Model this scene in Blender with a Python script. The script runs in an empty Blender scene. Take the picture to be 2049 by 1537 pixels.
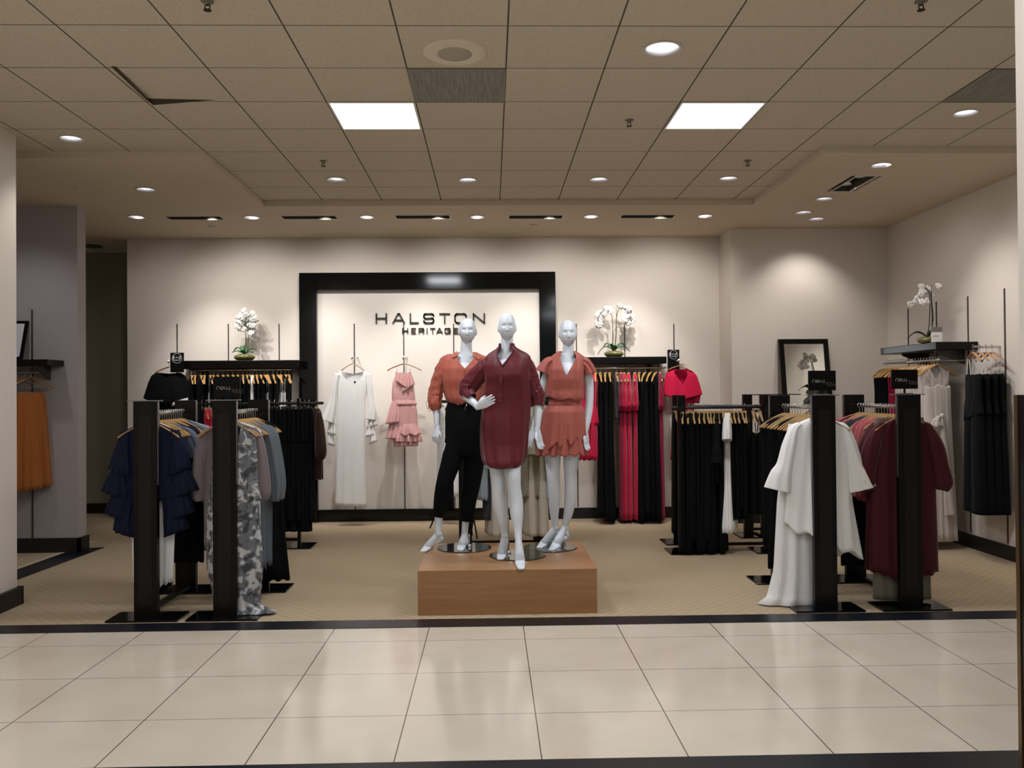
import bpy, math, random
import numpy as np
from mathutils import Matrix, Vector
R0 = random.Random(7)
PI = math.pi
SC = bpy.context.scene
COL = SC.collection

# ---------------------------------------------------------------- camera
FPX, YAW, PITCH, ROLL, CZ = 1715.0, 0.0247, 0.01006, -0.0083, 1.585
CM = Matrix.Rotation(-YAW, 4, 'Z') @ Matrix.Rotation(PI/2 + PITCH, 4, 'X') @ Matrix.Rotation(ROLL, 4, 'Z')
cam_d = bpy.data.cameras.new('camera'); cam = bpy.data.objects.new('camera', cam_d); COL.objects.link(cam)
cam.matrix_world = Matrix.Translation((0, 0, CZ)) @ CM
cam_d.sensor_width = 36.0; cam_d.sensor_fit = 'HORIZONTAL'; cam_d.lens = 36.0*FPX/2049.0
cam_d.clip_start = 0.05; cam_d.clip_end = 100
SC.camera = cam
def ray(px, py):
    return CM.to_3x3() @ Vector(((px-1024.5)/FPX, -(py-768.5)/FPX, -1))
def at(px, py, Y):                     # point seen at a pixel, on the plane at depth Y
    d = ray(px, py); t = Y/d.y
    return Vector((d.x*t, Y, CZ+d.z*t))
def atz(px, py, z):                    # the same, on a level plane
    d = ray(px, py); t = (z-CZ)/d.z
    return Vector((d.x*t, d.y*t, z))
def atx(px, py, X):
    d = ray(px, py); t = X/d.x
    return Vector((X, d.y*t, CZ+d.z*t))

# ---------------------------------------------------------------- world and exposure
w = bpy.data.worlds.new('world'); SC.world = w; w.use_nodes = True
bg = w.node_tree.nodes['Background']; bg.inputs[0].default_value = (1.0, .95, .9, 1); bg.inputs[1].default_value = 0.18
vs = SC.view_settings
vs.view_transform = 'Standard'; vs.look = 'None'; vs.gamma = 1; vs.use_curve_mapping = False; vs.exposure = 0.0

WALLY, GRIDZ, SOFZ = 10.74, 3.589, 3.531
WARM, COOL = (1.0, .95, .89), (.88, .93, 1.0)
def area(name, loc, sx, sy, power, col, rot=(0, 0, 0), spread=PI):
    l = bpy.data.lights.new(name, 'AREA'); l.shape = 'RECTANGLE'; l.size = sx; l.size_y = sy
    l.energy = power; l.color = col; l.spread = spread
    o = bpy.data.objects.new(name, l); COL.objects.link(o); o.location = loc; o.rotation_euler = rot; return o
def spot(name, loc, aim, power, col, size=70, blend=.6, rad=.05):
    l = bpy.data.lights.new(name, 'SPOT'); l.energy = power; l.color = col; l.spot_size = math.radians(size)
    l.spot_blend = blend; l.shadow_soft_size = rad
    o = bpy.data.objects.new(name, l); COL.objects.link(o); o.location = loc
    o.rotation_euler = (Vector(aim)-Vector(loc)).to_track_quat('-Z', 'Y').to_euler(); return o

# ---------------------------------------------------------------- materials
def lin(c):
    if isinstance(c, str):
        c = [int(c[i:i+2], 16)/255 for i in (0, 2, 4)]
    return tuple(x/12.92 if x <= .04045 else ((x+.055)/1.055)**2.4 for x in c)
MC = {}
def mat(name, col, rough=.6, metal=0, spec=.5, sheen=0, bump=None, noise=None, emit=None, coat=0, trans=0):
    if name in MC: return MC[name]
    m = bpy.data.materials.new(name); MC[name] = m; m.use_nodes = True
    nt = m.node_tree; b = nt.nodes['Principled BSDF']; N = nt.nodes.new; L = nt.links.new
    c = lin(col)
    b.inputs['Base Color'].default_value = (*c, 1); b.inputs['Roughness'].default_value = rough
    b.inputs['Metallic'].default_value = metal; b.inputs['Specular IOR Level'].default_value = spec
    b.inputs['Sheen Weight'].default_value = sheen; b.inputs['Sheen Roughness'].default_value = .4
    b.inputs['Coat Weight'].default_value = coat; b.inputs['Transmission Weight'].default_value = trans
    if emit:
        b.inputs['Emission Color'].default_value = (*emit[0], 1); b.inputs['Emission Strength'].default_value = emit[1]
    tc = N('ShaderNodeTexCoord')
    if noise:                                        # (scale, second colour, low, high)
        n = N('ShaderNodeTexNoise'); n.inputs['Scale'].default_value = noise[0]; n.inputs['Detail'].default_value = 4
        L(tc.outputs['Object'], n.inputs['Vector'])
        r = N('ShaderNodeValToRGB'); r.color_ramp.elements[0].position = noise[2]; r.color_ramp.elements[1].position = noise[3]
        r.color_ramp.elements[0].color = (*c, 1); r.color_ramp.elements[1].color = (*lin(noise[1]), 1)
        L(n.outputs['Fac'], r.inputs[0]); L(r.outputs[0], b.inputs['Base Color'])
    if bump:                                         # (scale, strength, stretch in z)
        n = N('ShaderNodeTexNoise'); n.inputs['Scale'].default_value = bump[0]; n.inputs['Detail'].default_value = 3
        mp = N('ShaderNodeMapping'); mp.inputs['Scale'].default_value = (1, 1, bump[2] if len(bump) > 2 else 1)
        L(tc.outputs['Object'], mp.inputs[0]); L(mp.outputs[0], n.inputs['Vector'])
        bp = N('ShaderNodeBump'); bp.inputs['Strength'].default_value = bump[1]; bp.inputs['Distance'].default_value = .01
        L(n.outputs['Fac'], bp.inputs['Height']); L(bp.outputs[0], b.inputs['Normal'])
    return m
def cloth(name, col, rough=.8, sheen=.25, **k):
    return mat(name, col, rough, sheen=sheen, bump=k.pop('bump', (20, .6, .14)), spec=k.pop('spec', .15), **k)
M_wall = mat('wall_paint', 'd8cfc6', .85, bump=(220, .06), spec=.2)
M_panel = mat('panel_paint', 'd8d2ca', .7, spec=.3)
M_grey = mat('grey_wall_paint', 'aaa3a3', .85, spec=.2)
M_black = mat('black_lacquer', '030506', .09, spec=.35)
M_base = mat('black_baseboard', '0b0a0a', .45)
M_wenge = mat('dark_wenge_wood', '060403', .3, spec=.22, noise=(25, '0c0806', .4, .7), bump=(60, .06, .05))
M_wengein = mat('wenge_inset', '100d0a', .4, spec=.25)
M_chrome = mat('chrome', 'c8c8ca', .18, metal=1)
M_dchrome = mat('dull_steel', '8a8a8c', .35, metal=1)
M_wood = mat('hanger_wood', 'b48c56', .45, noise=(14, 'a37c48', .35, .7), spec=.4)
M_wood2 = mat('pale_hanger_wood', 'b98a60', .5, noise=(14, 'a97c52', .35, .7), spec=.4)
M_manq = mat('mannequin_enamel', 'd6dce4', .38, spec=.5)
M_white = mat('white_plastic', 'd8d6d2', .5)
M_mirror = mat('mirror_glass', 'e8ece8', .01, metal=1)
M_discg = mat('mirror_disc', '6e7068', .08, metal=.9)
M_slot = mat('slot_dark', '1a1712', .6, metal=.4)
M_sof = mat('soffit_plaster', 'cabda8', .9, spec=.1)
M_trim = mat('lamp_trim', 'cfc8bc', .5)
M_reflector = mat('lamp_reflector', 'e4e6ee', .3, metal=.4)

def node_mat(name, rough, spec=.4):
    m = bpy.data.materials.new(name); m.use_nodes = True; MC[name] = m
    b = m.node_tree.nodes['Principled BSDF']; b.inputs['Roughness'].default_value = rough; b.inputs['Specular IOR Level'].default_value = spec
    return m, m.node_tree, b, m.node_tree.nodes.new, m.node_tree.links.new
def grid_lines(nt, N, L, axis, period, off, halfw):  # 1 on the line, 0 elsewhere
    tc = N('ShaderNodeTexCoord'); sp = N('ShaderNodeSeparateXYZ'); L(tc.outputs['Object'], sp.inputs[0])
    a = N('ShaderNodeMath'); a.operation = 'SUBTRACT'; L(sp.outputs[axis], a.inputs[0]); a.inputs[1].default_value = off - period/2 + 100*period*0
    b = N('ShaderNodeMath'); b.operation = 'FLOORED_MODULO'; L(a.outputs[0], b.inputs[0]); b.inputs[1].default_value = period
    c = N('ShaderNodeMath'); c.operation = 'SUBTRACT'; L(b.outputs[0], c.inputs[0]); c.inputs[1].default_value = period/2
    d = N('ShaderNodeMath'); d.operation = 'ABSOLUTE'; L(c.outputs[0], d.inputs[0])
    e = N('ShaderNodeMath'); e.operation = 'LESS_THAN'; L(d.outputs[0], e.inputs[0]); e.inputs[1].default_value = halfw
    return e.outputs[0]
def ceiling_tiles():
    m, nt, b, N, L = node_mat('ceiling_tiles', .92, .1)
    gx = grid_lines(nt, N, L, 0, .61, .109, .005); gy = grid_lines(nt, N, L, 1, .61, 8.321, .0045)
    mx = N('ShaderNodeMath'); mx.operation = 'MAXIMUM'; L(gx, mx.inputs[0]); L(gy, mx.inputs[1])
    n = N('ShaderNodeTexNoise'); n.inputs['Scale'].default_value = 130; n.inputs['Detail'].default_value = 5
    tc = N('ShaderNodeTexCoord'); L(tc.outputs['Object'], n.inputs['Vector'])
    r = N('ShaderNodeValToRGB'); r.color_ramp.elements[0].color = (*lin('bfb4a1'), 1); r.color_ramp.elements[1].color = (*lin('cdc2af'), 1)
    r.color_ramp.elements[0].position = .35; r.color_ramp.elements[1].position = .6; L(n.outputs['Fac'], r.inputs[0])
    mi = N('ShaderNodeMixRGB'); L(mx.outputs[0], mi.inputs[0]); L(r.outputs[0], mi.inputs[1]); mi.inputs[2].default_value = (*lin('5d554a'), 1)
    L(mi.outputs[0], b.inputs['Base Color'])
    bp = N('ShaderNodeBump'); bp.inputs['Strength'].default_value = .3; bp.inputs['Distance'].default_value = .004; L(n.outputs['Fac'], bp.inputs['Height']); L(bp.outputs[0], b.inputs['Normal'])
    return m
def floor_tiles():
    m, nt, b, N, L = node_mat('polished_floor_tiles', .13, .5)
    gx = grid_lines(nt, N, L, 0, .637, .207, .0028); gy = grid_lines(nt, N, L, 1, .637, 5.52, .0022)
    mx = N('ShaderNodeMath'); mx.operation = 'MAXIMUM'; L(gx, mx.inputs[0]); L(gy, mx.inputs[1])
    n = N('ShaderNodeTexNoise'); n.inputs['Scale'].default_value = 2.5; n.inputs['Detail'].default_value = 6
    tc = N('ShaderNodeTexCoord'); L(tc.outputs['Object'], n.inputs['Vector'])
    r = N('ShaderNodeValToRGB'); r.color_ramp.elements[0].color = (*lin('cabfae'), 1); r.color_ramp.elements[1].color = (*lin('d4cabb'), 1)
    r.color_ramp.elements[0].position = .3; r.color_ramp.elements[1].position = .7; L(n.outputs['Fac'], r.inputs[0])
    mi = N('ShaderNodeMixRGB'); L(mx.outputs[0], mi.inputs[0]); L(r.outputs[0], mi.inputs[1]); mi.inputs[2].default_value = (*lin('5a5146'), 1)
    L(mi.outputs[0], b.inputs['Base Color'])
    b.inputs['Roughness'].default_value = .12
    n2 = N('ShaderNodeTexNoise'); n2.inputs['Scale'].default_value = 1.6; L(tc.outputs['Object'], n2.inputs['Vector'])
    bp = N('ShaderNodeBump'); bp.inputs['Strength'].default_value = .12; bp.inputs['Distance'].default_value = .01; L(n2.outputs['Fac'], bp.inputs['Height']); L(bp.outputs[0], b.inputs['Normal'])
    return m
def carpet(name, c1, c2):
    m, nt, b, N, L = node_mat(name, .95, .05)
    tc = N('ShaderNodeTexCoord'); mp = N('ShaderNodeMapping'); mp.inputs['Rotation'].default_value = (0, 0, .0); L(tc.outputs['Object'], mp.inputs[0])
    wv = N('ShaderNodeTexChecker'); wv.inputs['Scale'].default_value = 22; L(mp.outputs[0], wv.inputs['Vector'])
    wv.inputs['Color1'].default_value = (*lin(c1), 1); wv.inputs['Color2'].default_value = (*lin(c2), 1)
    n = N('ShaderNodeTexNoise'); n.inputs['Scale'].default_value = 160; n.inputs['Detail'].default_value = 4; L(tc.outputs['Object'], n.inputs['Vector'])
    mi = N('ShaderNodeMixRGB'); mi.blend_type = 'MULTIPLY'; mi.inputs[0].default_value = .35; L(wv.outputs['Color'], mi.inputs[1]); L(n.outputs['Color'], mi.inputs[2])
    n3 = N('ShaderNodeTexNoise'); n3.inputs['Scale'].default_value = 160; L(tc.outputs['Object'], n3.inputs['Vector'])
    L(mi.outputs[0], b.inputs['Base Color'])
    bp = N('ShaderNodeBump'); bp.inputs['Strength'].default_value = .6; bp.inputs['Distance'].default_value = .004; L(n3.outputs['Fac'], bp.inputs['Height']); L(bp.outputs[0], b.inputs['Normal'])
    b.inputs['Sheen Weight'].default_value = .1
    return m
def plinth_wood():
    m, nt, b, N, L = node_mat('plinth_wood', .33, .45)
    tc = N('ShaderNodeTexCoord'); mp = N('ShaderNodeMapping'); mp.inputs['Scale'].default_value = (.8, 9, 14); L(tc.outputs['Object'], mp.inputs[0])
    n = N('ShaderNodeTexNoise'); n.inputs['Scale'].default_value = 3; n.inputs['Detail'].default_value = 6; L(mp.outputs[0], n.inputs['Vector'])
    r = N('ShaderNodeValToRGB'); r.color_ramp.elements[0].color = (*lin('936a46'), 1); r.color_ramp.elements[1].color = (*lin('a37a52'), 1)
    r.color_ramp.elements[0].position = .3; r.color_ramp.elements[1].position = .7; L(n.outputs['Fac'], r.inputs[0]); L(r.outputs[0], b.inputs['Base Color'])
    return m
def floral():
    m, nt, b, N, L = node_mat('grey_floral_chiffon', .7, .2)
    tc = N('ShaderNodeTexCoord')
    n = N('ShaderNodeTexNoise'); n.inputs['Scale'].default_value = 15; n.inputs['Detail'].default_value = 2.5; n.inputs['Distortion'].default_value = .8; L(tc.outputs['Object'], n.inputs['Vector'])
    r = N('ShaderNodeValToRGB'); e = r.color_ramp.elements
    e[0].position = .38; e[0].color = (*lin('3f4144'), 1); e[1].position = .42; e[1].color = (*lin('5f6164'), 1)
    x = e.new(.54); x.color = (*lin('6c6d71'), 1); x = e.new(.57); x.color = (*lin('b0b0b0'), 1)
    L(n.outputs['Fac'], r.inputs[0]); L(r.outputs[0], b.inputs['Base Color'])
    return m
def vent_mat():
    m, nt, b, N, L = node_mat('perforated_grey_metal', .6, .3)
    tc = N('ShaderNodeTexCoord'); n = N('ShaderNodeTexNoise'); mp = N('ShaderNodeMapping'); mp.inputs['Scale'].default_value = (60, 4, 4)
    L(tc.outputs['Object'], mp.inputs[0]); L(mp.outputs[0], n.inputs['Vector']); n.inputs['Scale'].default_value = 1
    r = N('ShaderNodeValToRGB'); r.color_ramp.elements[0].color = (*lin('6c6960'), 1); r.color_ramp.elements[1].color = (*lin('8b887e'), 1)
    r.color_ramp.elements[0].position = .3; r.color_ramp.elements[1].position = .7
    L(n.outputs['Fac'], r.inputs[0]); L(r.outputs[0], b.inputs['Base Color']); return m
M_ceil, M_tile, M_carpet, M_plinth, M_floral, M_vent = ceiling_tiles(), floor_tiles(), carpet('beige_carpet', 'bba78b', 'b4a082'), plinth_wood(), floral(), vent_mat()
M_carpet2 = carpet('pale_carpet', 'cdbfa2', 'c3b596')

# ---------------------------------------------------------------- object helpers
def tag(o, label=None, cat=None, group=None, kind=None):
    if label: o['label'] = label
    if cat: o['category'] = cat
    if group: o['group'] = group
    if kind: o['kind'] = kind
    return o
def empty(name, loc=(0, 0, 0), rz=0, **k):
    o = bpy.data.objects.new(name, None); o.empty_display_size = .05; COL.objects.link(o)
    o.location = loc; o.rotation_euler = (0, 0, rz); return tag(o, **k)
class MB:                                            # collects shapes, builds one mesh
    def __init__(s): s.v = []; s.f = []; s.m = None
    def add(s, v, f):
        b = len(s.v); s.v += [tuple(p) for p in v]; s.f += [tuple(i+b for i in q) for q in f]; return s
    def box(s, x0, x1, y0, y1, z0, z1):
        v = [(x, y, z) for z in (z0, z1) for y in (y0, y1) for x in (x0, x1)]
        return s.add(v, [(0, 2, 3, 1), (4, 5, 7, 6), (0, 1, 5, 4), (2, 6, 7, 3), (0, 4, 6, 2), (1, 3, 7, 5)])
    def prism(s, pts, d):                            # polygon of 3D points, extruded by vector d
        n = len(pts); d = Vector(d); a = [Vector(p) for p in pts]
        v = a + [p+d for p in a]
        return s.add(v, [tuple(range(n))[::-1], tuple(range(n, 2*n))] + [(i, (i+1) % n, (i+1) % n+n, i+n) for i in range(n)])
    def lathe(s, prof, c=(0, 0, 0), n=32, close=False):
        v = []; f = []
        for r, z in prof:
            for i in range(n):
                a = 2*PI*i/n; v.append((c[0]+r*math.cos(a), c[1]+r*math.sin(a), c[2]+z))
        for j in range(len(prof)-1):
            for i in range(n):
                f.append((j*n+i, j*n+(i+1) % n, (j+1)*n+(i+1) % n, (j+1)*n+i))
        if close: f.append(tuple(range(n))[::-1]); f.append(tuple(range((len(prof)-1)*n, len(prof)*n)))
        return s.add(v, f)
    def tube(s, pts, rad, n=10, sub=3, hint=(0, 1, 0), cap=True):
        P = np.array([tuple(p) for p in pts], float)
        Rr = np.array([(r, r) if not hasattr(r, '__len__') else r for r in rad], float) if hasattr(rad, '__len__') else np.array([(rad, rad)]*len(P), float)
        if sub > 1 and len(P) > 2: P = cat_rom(P, sub); Rr = np.maximum(cat_rom(Rr, sub), 1e-4)
        T = np.gradient(P, axis=0); T /= np.linalg.norm(T, axis=1)[:, None]+1e-12
        h = np.array(hint, float); A = np.cross(T, h); bad = np.linalg.norm(A, axis=1) < .15
        if bad.any(): A[bad] = np.cross(T[bad], np.array((1., .1, 0)))
        A /= np.linalg.norm(A, axis=1)[:, None]; B = np.cross(T, A)
        for i in range(1, len(A)):
            if np.dot(A[i], A[i-1]) < 0: A[i] = -A[i]; B[i] = -B[i]
        if cap:                                      # rounded ends
            e = .55
            P = np.vstack([P[0]-T[0]*Rr[0].mean()*e, P, P[-1]+T[-1]*Rr[-1].mean()*e]); Rr = np.vstack([Rr[0]*.5, Rr, Rr[-1]*.5])
            A = np.vstack([A[0], A, A[-1]]); B = np.vstack([B[0], B, B[-1]])
        a = np.linspace(0, 2*PI, n, endpoint=False); v = []
        for i in range(len(P)):
            ring = P[i]+np.outer(np.cos(a)*Rr[i, 0], A[i])+np.outer(np.sin(a)*Rr[i, 1], B[i]); v += [tuple(q) for q in ring]
        f = [(j*n+i, j*n+(i+1) % n, (j+1)*n+(i+1) % n, (j+1)*n+i) for j in range(len(P)-1) for i in range(n)]
        if cap: f += [tuple(range(n))[::-1], tuple(range((len(P)-1)*n, len(P)*n))]
        return s.add(v, f)
    def ball(s, c, r, n=14, m=8, fn=None):
        v = []; f = []
        for j in range(m+1):
            ph = PI*j/m
            for i in range(n):
                a = 2*PI*i/n; p = (math.sin(ph)*math.cos(a), math.sin(ph)*math.sin(a), math.cos(ph))
                v.append((c[0]+r[0]*p[0], c[1]+r[1]*p[1], c[2]+r[2]*p[2]))
        f = [(j*n+i, (j+1)*n+i, (j+1)*n+(i+1) % n, j*n+(i+1) % n) for j in range(m) for i in range(n)]
        return s.add(v, f)
    def build(s, name, m, parent=None, smooth=False, bevel=0, solid=0, **k):
        me = bpy.data.meshes.new(name); me.from_pydata(s.v, [], s.f); me.materials.append(m); me.update()
        if smooth: me.shade_smooth()
        o = bpy.data.objects.new(name, me); COL.objects.link(o)
        if parent: o.parent = parent
        if bevel:
            b = o.modifiers.new('bevel', 'BEVEL'); b.width = bevel; b.segments = 2; b.limit_method = 'ANGLE'
        if solid:
            b = o.modifiers.new('thickness', 'SOLIDIFY'); b.thickness = solid; b.offset = 0
        return tag(o, **k)
def cat_rom(P, sub):
    n = len(P); out = []
    for i in range(n-1):
        p0, p1, p2, p3 = P[max(i-1, 0)], P[i], P[i+1], P[min(i+2, n-1)]
        for k in range(sub):
            t = k/sub; out.append(.5*((2*p1)+(-p0+p2)*t+(2*p0-5*p1+4*p2-p3)*t*t+(-p0+3*p1-3*p2+p3)*t**3))
    out.append(P[-1]); return np.array(out)
def box(name, x0, x1, y0, y1, z0, z1, m, parent=None, bevel=0, **k):
    return MB().box(x0, x1, y0, y1, z0, z1).build(name, m, parent, bevel=bevel, **k)
def copy_tree(o, parent=None):
    c = o.copy(); COL.objects.link(c)
    if parent: c.parent = parent
    for ch in o.children: copy_tree(ch, c)
    return c
def cut(o, cutter):                                  # openings for the recessed lamps
    t = cutter.build('cut', M_trim)
    b = o.modifiers.new('cut', 'BOOLEAN'); b.operation = 'DIFFERENCE'; b.solver = 'EXACT'; b.object = t
    dg = bpy.context.evaluated_depsgraph_get(); me = bpy.data.meshes.new_from_object(o.evaluated_get(dg))
    o.modifiers.clear(); o.data = me; bpy.data.objects.remove(t)
ORD = 'first second third fourth fifth sixth seventh eighth ninth tenth eleventh twelfth thirteenth fourteenth fifteenth sixteenth seventeenth eighteenth nineteenth twentieth twenty-first twenty-second twenty-third twenty-fourth twenty-fifth twenty-sixth twenty-seventh twenty-eighth twenty-ninth thirtieth'.split()

# cloth surface: rows give the cross-section by height, folds run down it
def cloth_surf(mb, rows, seed=0, nu=84, nv=46, fold=(.004, .012), freqs=(9, 14, 21), ztop=None, zbot=None, power=2.0, u0=0, drift=1.2, pinch=None, dense=1.6, cross=0.0):
    rows = sorted(rows, key=lambda r: -r[0]); rr = np.array([(r[0], r[1], r[2], r[3], r[4] if len(r) > 4 else 0) for r in rows], float)  # z, cx, rx, ry, cy
    rnd = np.random.RandomState(seed+3); zmax, zmin = rr[0, 0], rr[-1, 0]
    zz = np.linspace(zmin, zmax, 400); q = rr[::-1]
    tab = np.stack([np.interp(zz, q[:, 0], q[:, k]) for k in range(1, 5)], 1)
    ks = 25 if len(rows) > 5 else 7; ker = np.hanning(ks+2)[1:-1]; ker /= ker.sum(); sm = np.stack([np.convolve(np.pad(tab[:, k], ks//2, mode='reflect', reflect_type='odd'), ker, 'valid') for k in range(4)], 1)
    u = np.linspace(0, 1, nu, endpoint=False)
    ph = rnd.rand(len(freqs))*6.28; dr = (rnd.rand(len(freqs))-.5)*drift*2; am = .6+rnd.rand(len(freqs))*.8
    th_f = np.linspace(0, 2*PI, 361)
    V = []
    t0 = np.linspace(0, 1, nv)**dense
    mid = sm[len(sm)//2]; 
    def theta(rx, ry):
        x, y = np.cos(th_f)*rx, np.sin(th_f)*ry
        s = np.concatenate([[0], np.cumsum(np.hypot(np.diff(x), np.diff(y)))]); return np.interp(u*s[-1], s, th_f)
    base = theta(mid[1], mid[2])
    zt = np.full(nu, zmax) if ztop is None else np.array([ztop(math.cos(a), math.sin(a)) for a in base])
    zb = np.full(nu, zmin) if zbot is None else np.array([zbot(math.cos(a), math.sin(a), uu) for a, uu in zip(base, u)])
    for j in range(nv):
        z = zt+(zb-zt)*t0[j]
        k = np.interp(z, zz, np.arange(400)); k0 = np.clip(k.astype(int), 0, 398); fr = (k-k0)[:, None]
        S = sm[k0]*(1-fr)+sm[k0+1]*fr
        c, s_ = np.cos(base), np.sin(base)
        e = 2/power
        x = S[:, 0]+S[:, 1]*np.sign(c)*np.abs(c)**e; y = S[:, 3]+S[:, 2]*np.sign(s_)*np.abs(s_)**e
        nx, ny = c/np.maximum(S[:, 1], .01), s_/np.maximum(S[:, 2], .01); ln = np.hypot(nx, ny); nx /= ln; ny /= ln
        tt = (zmax-z)/(zmax-zmin+1e-9)
        wv = sum(am[i]*np.sin(2*PI*freqs[i]*u+ph[i]+dr[i]*4*tt) for i in range(len(freqs)))/len(freqs)
        if cross: wv = wv+cross*np.sin(z*90+3*np.sin(2*PI*3*u)+seed)*np.sin(2*PI*2*u+seed)
        a = fold[0]+(fold[1]-fold[0])*tt
        if pinch is not None: a = a*np.array([pinch(v) for v in z])
        V += list(zip(x+nx*wv*a, y+ny*wv*a, z))
    F = [(j*nu+i, j*nu+(i+1) % nu, (j+1)*nu+(i+1) % nu, (j+1)*nu+i) for j in range(nv-1) for i in range(nu)]
    return mb.add(V, F)
# sleeve or trouser leg: open tube with folds
def cloth_tube(mb, pts, rad, seed=0, n=40, sub=8, fold=.006, freqs=(5, 8), hint=(0, 1, 0), rough=0.0):
    P = cat_rom(np.array([tuple(p) for p in pts], float), sub); Rr = cat_rom(np.array([(r, r) if not hasattr(r, '__len__') else r for r in rad], float), sub)
    T = np.gradient(P, axis=0); T /= np.linalg.norm(T, axis=1)[:, None]+1e-12
    A = np.cross(T, np.array(hint, float)); A /= np.linalg.norm(A, axis=1)[:, None]+1e-9; B = np.cross(T, A)
    rnd = np.random.RandomState(seed+11); ph = rnd.rand(len(freqs))*6.28; a = np.linspace(0, 2*PI, n, endpoint=False); V = []
    for i in range(len(P)):
        t = i/(len(P)-1); wv = sum(np.sin(f*a+ph[k]+2.5*t*(k+1)*.7) for k, f in enumerate(freqs))/len(freqs)*fold*(.4+.8*t)
        if rough: wv = wv+rough*.7*math.sin(i*1.1+2*math.sin(i*.37+seed))*np.sin(2*a+i*.45+seed)+rough*.5*np.sin(3*a-i*.8)
        V += [tuple(q) for q in P[i]+np.outer(np.cos(a)*(Rr[i, 0]+wv), A[i])+np.outer(np.sin(a)*(Rr[i, 1]+wv), B[i])]
    F = [(j*n+i, j*n+(i+1) % n, (j+1)*n+(i+1) % n, (j+1)*n+i) for j in range(len(P)-1) for i in range(n)]
    return mb.add(V, F)
def vneck(z0, depth, w, back=.01, cx=0):
    return lambda c, s: z0-(depth*max(0, 1-abs(c-cx)/w) if s < 0 else back*max(0, 1-abs(c)/w))

# ================================================================ THE SETTING
S = dict(kind='structure')
XL, XR = -9.0, 6.5
RWX = 4.78
MB().add([(XL, 6.03, 0), (XR, 6.03, 0), (XR, 13, 0), (XL, 13, 0), (XL, 6.03, -.1), (XR, 6.03, -.1), (XR, 13, -.1), (XL, 13, -.1)], [(0, 1, 2, 3), (7, 6, 5, 4), (0, 4, 5, 1), (1, 5, 6, 2), (2, 6, 7, 3), (3, 7, 4, 0)]).build('floor', M_carpet, **S)
box('floor', XL, XR, -4, 5.83, -.1, 0, M_tile, **S)
box('trim_1', XL, XR, 5.83, 6.03, -.1, .004, mat('black_granite', '10121a', .35, spec=.4), **S)
box('trim_2', XL, XR, 3.50, 3.71, -.05, .002, MC['black_granite'], **S)
# pale side department with its black border strip
a, b_, c_, d_ = atz(28, 1143, 0), atz(152, 1099, 0), atz(209, 1096, 0), atz(28, 1163, 0)
def ext(p, q, t): return p+(p-q)*t
MB().prism([ext(d_, c_, 1.5), ext(a, b_, 1.5), b_, c_], (0, 0, .006)).build('trim_3', MC['black_granite'], **S)
e_ = ext(a, b_, 1.5)
MB().prism([e_, b_, (b_.x, 9.5, 0), (e_.x, 9.5, 0)][::-1], (0, 0, .003)).build('floor', M_carpet2, **S)
# ceilings
DOWN = [  # px, py, plane, kind
 (1325, 97, 'g'), (143, 277, 'g'), (1932, 226, 'g'), (673, 359, 'g'), (936, 360, 'g'), (1198, 359, 'g'), (1457, 357, 'g'),
 (292, 379, 's'), (1763, 330, 's'), (273, 434, 's'), (504, 435, 's'), (734, 434, 's'), (955, 434, 's'), (1183, 433, 's'), (1411, 432, 's'),
 (1649, 398, 's'), (1608, 425, 's'), (1633, 438, 's')]
DP = [(atz(x, y, GRIDZ if p == 'g' else SOFZ), p) for x, y, p in DOWN]
TX0, TX1, TY0, TYL, TYR = -2.33, 2.755, 8.89, 7.08, 6.96
g = MB().prism([(XL, -4, GRIDZ), (XR, -4, GRIDZ), (XR, TYR+.02, GRIDZ), (TX1+.02, TYR+.02, GRIDZ), (TX1+.02, TY0+.02, GRIDZ), (TX0-.02, TY0+.02, GRIDZ), (TX0-.02, TYL+.02, GRIDZ), (XL, TYL+.02, GRIDZ)], (0, 0, .2)).build('ceiling', M_ceil, **S)
cg = MB()
for p, k in DP:
    if k == 'g': cg.lathe([(.085 if p.y > 5.5 else .1, -.1), (.085 if p.y > 5.5 else .1, .15)], p, close=True)
cut(g, cg)
SLOT = [(390, 436), (619, 435), (846, 434), (1072, 434), (1296, 433)]
SP = [atz(x, y, SOFZ) for x, y in SLOT]
sy = sum(p.y for p in SP)/5
def soffit(x0, x1, y0, y1):
    o = box('ceiling', x0, x1, y0, y1, SOFZ, SOFZ+.2, M_sof, **S); c = MB(); n = 0
    for p, k in DP:
        if k == 's' and x0 < p.x < x1 and y0 < p.y < y1: c.lathe([(.08, -.1), (.08, .15)], p, close=True); n += 1
    if y0 > 8:
        for p in SP:
            c.box(p.x-.31, p.x+.31, p.y-.09, p.y+.09, SOFZ-.1, SOFZ+.14); n += 1
    if n: cut(o, c)
    return o
soffit(TX0, TX1, TY0, 13)
# the slots reach over the tray's side line, so the side soffits are cut for them too
def side_soffit(x0, x1, y0):
    o = box('ceiling', x0, x1, y0, 13, SOFZ, SOFZ+.2, M_sof, **S); c = MB()
    for p, k in DP:
        if k == 's' and x0 < p.x < x1 and y0 < p.y: c.lathe([(.08, -.1), (.08, .15)], p, close=True)
    for p in SP:
        if x0 < p.x < x1: c.box(p.x-.31, p.x+.31, p.y-.09, p.y+.09, SOFZ-.1, SOFZ+.14)
    if x0 > 2: c.box(3.30, 3.58, 7.70, 8.30, SOFZ-.1, SOFZ+.14)
    cut(o, c); return o
side_soffit(XL, TX0, TYL); side_soffit(TX1, XR, TYR)
box('ceiling', XL, XR, -4, 13, 4.2, 4.3, M_sof, **S)      # slab above the void
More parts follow.
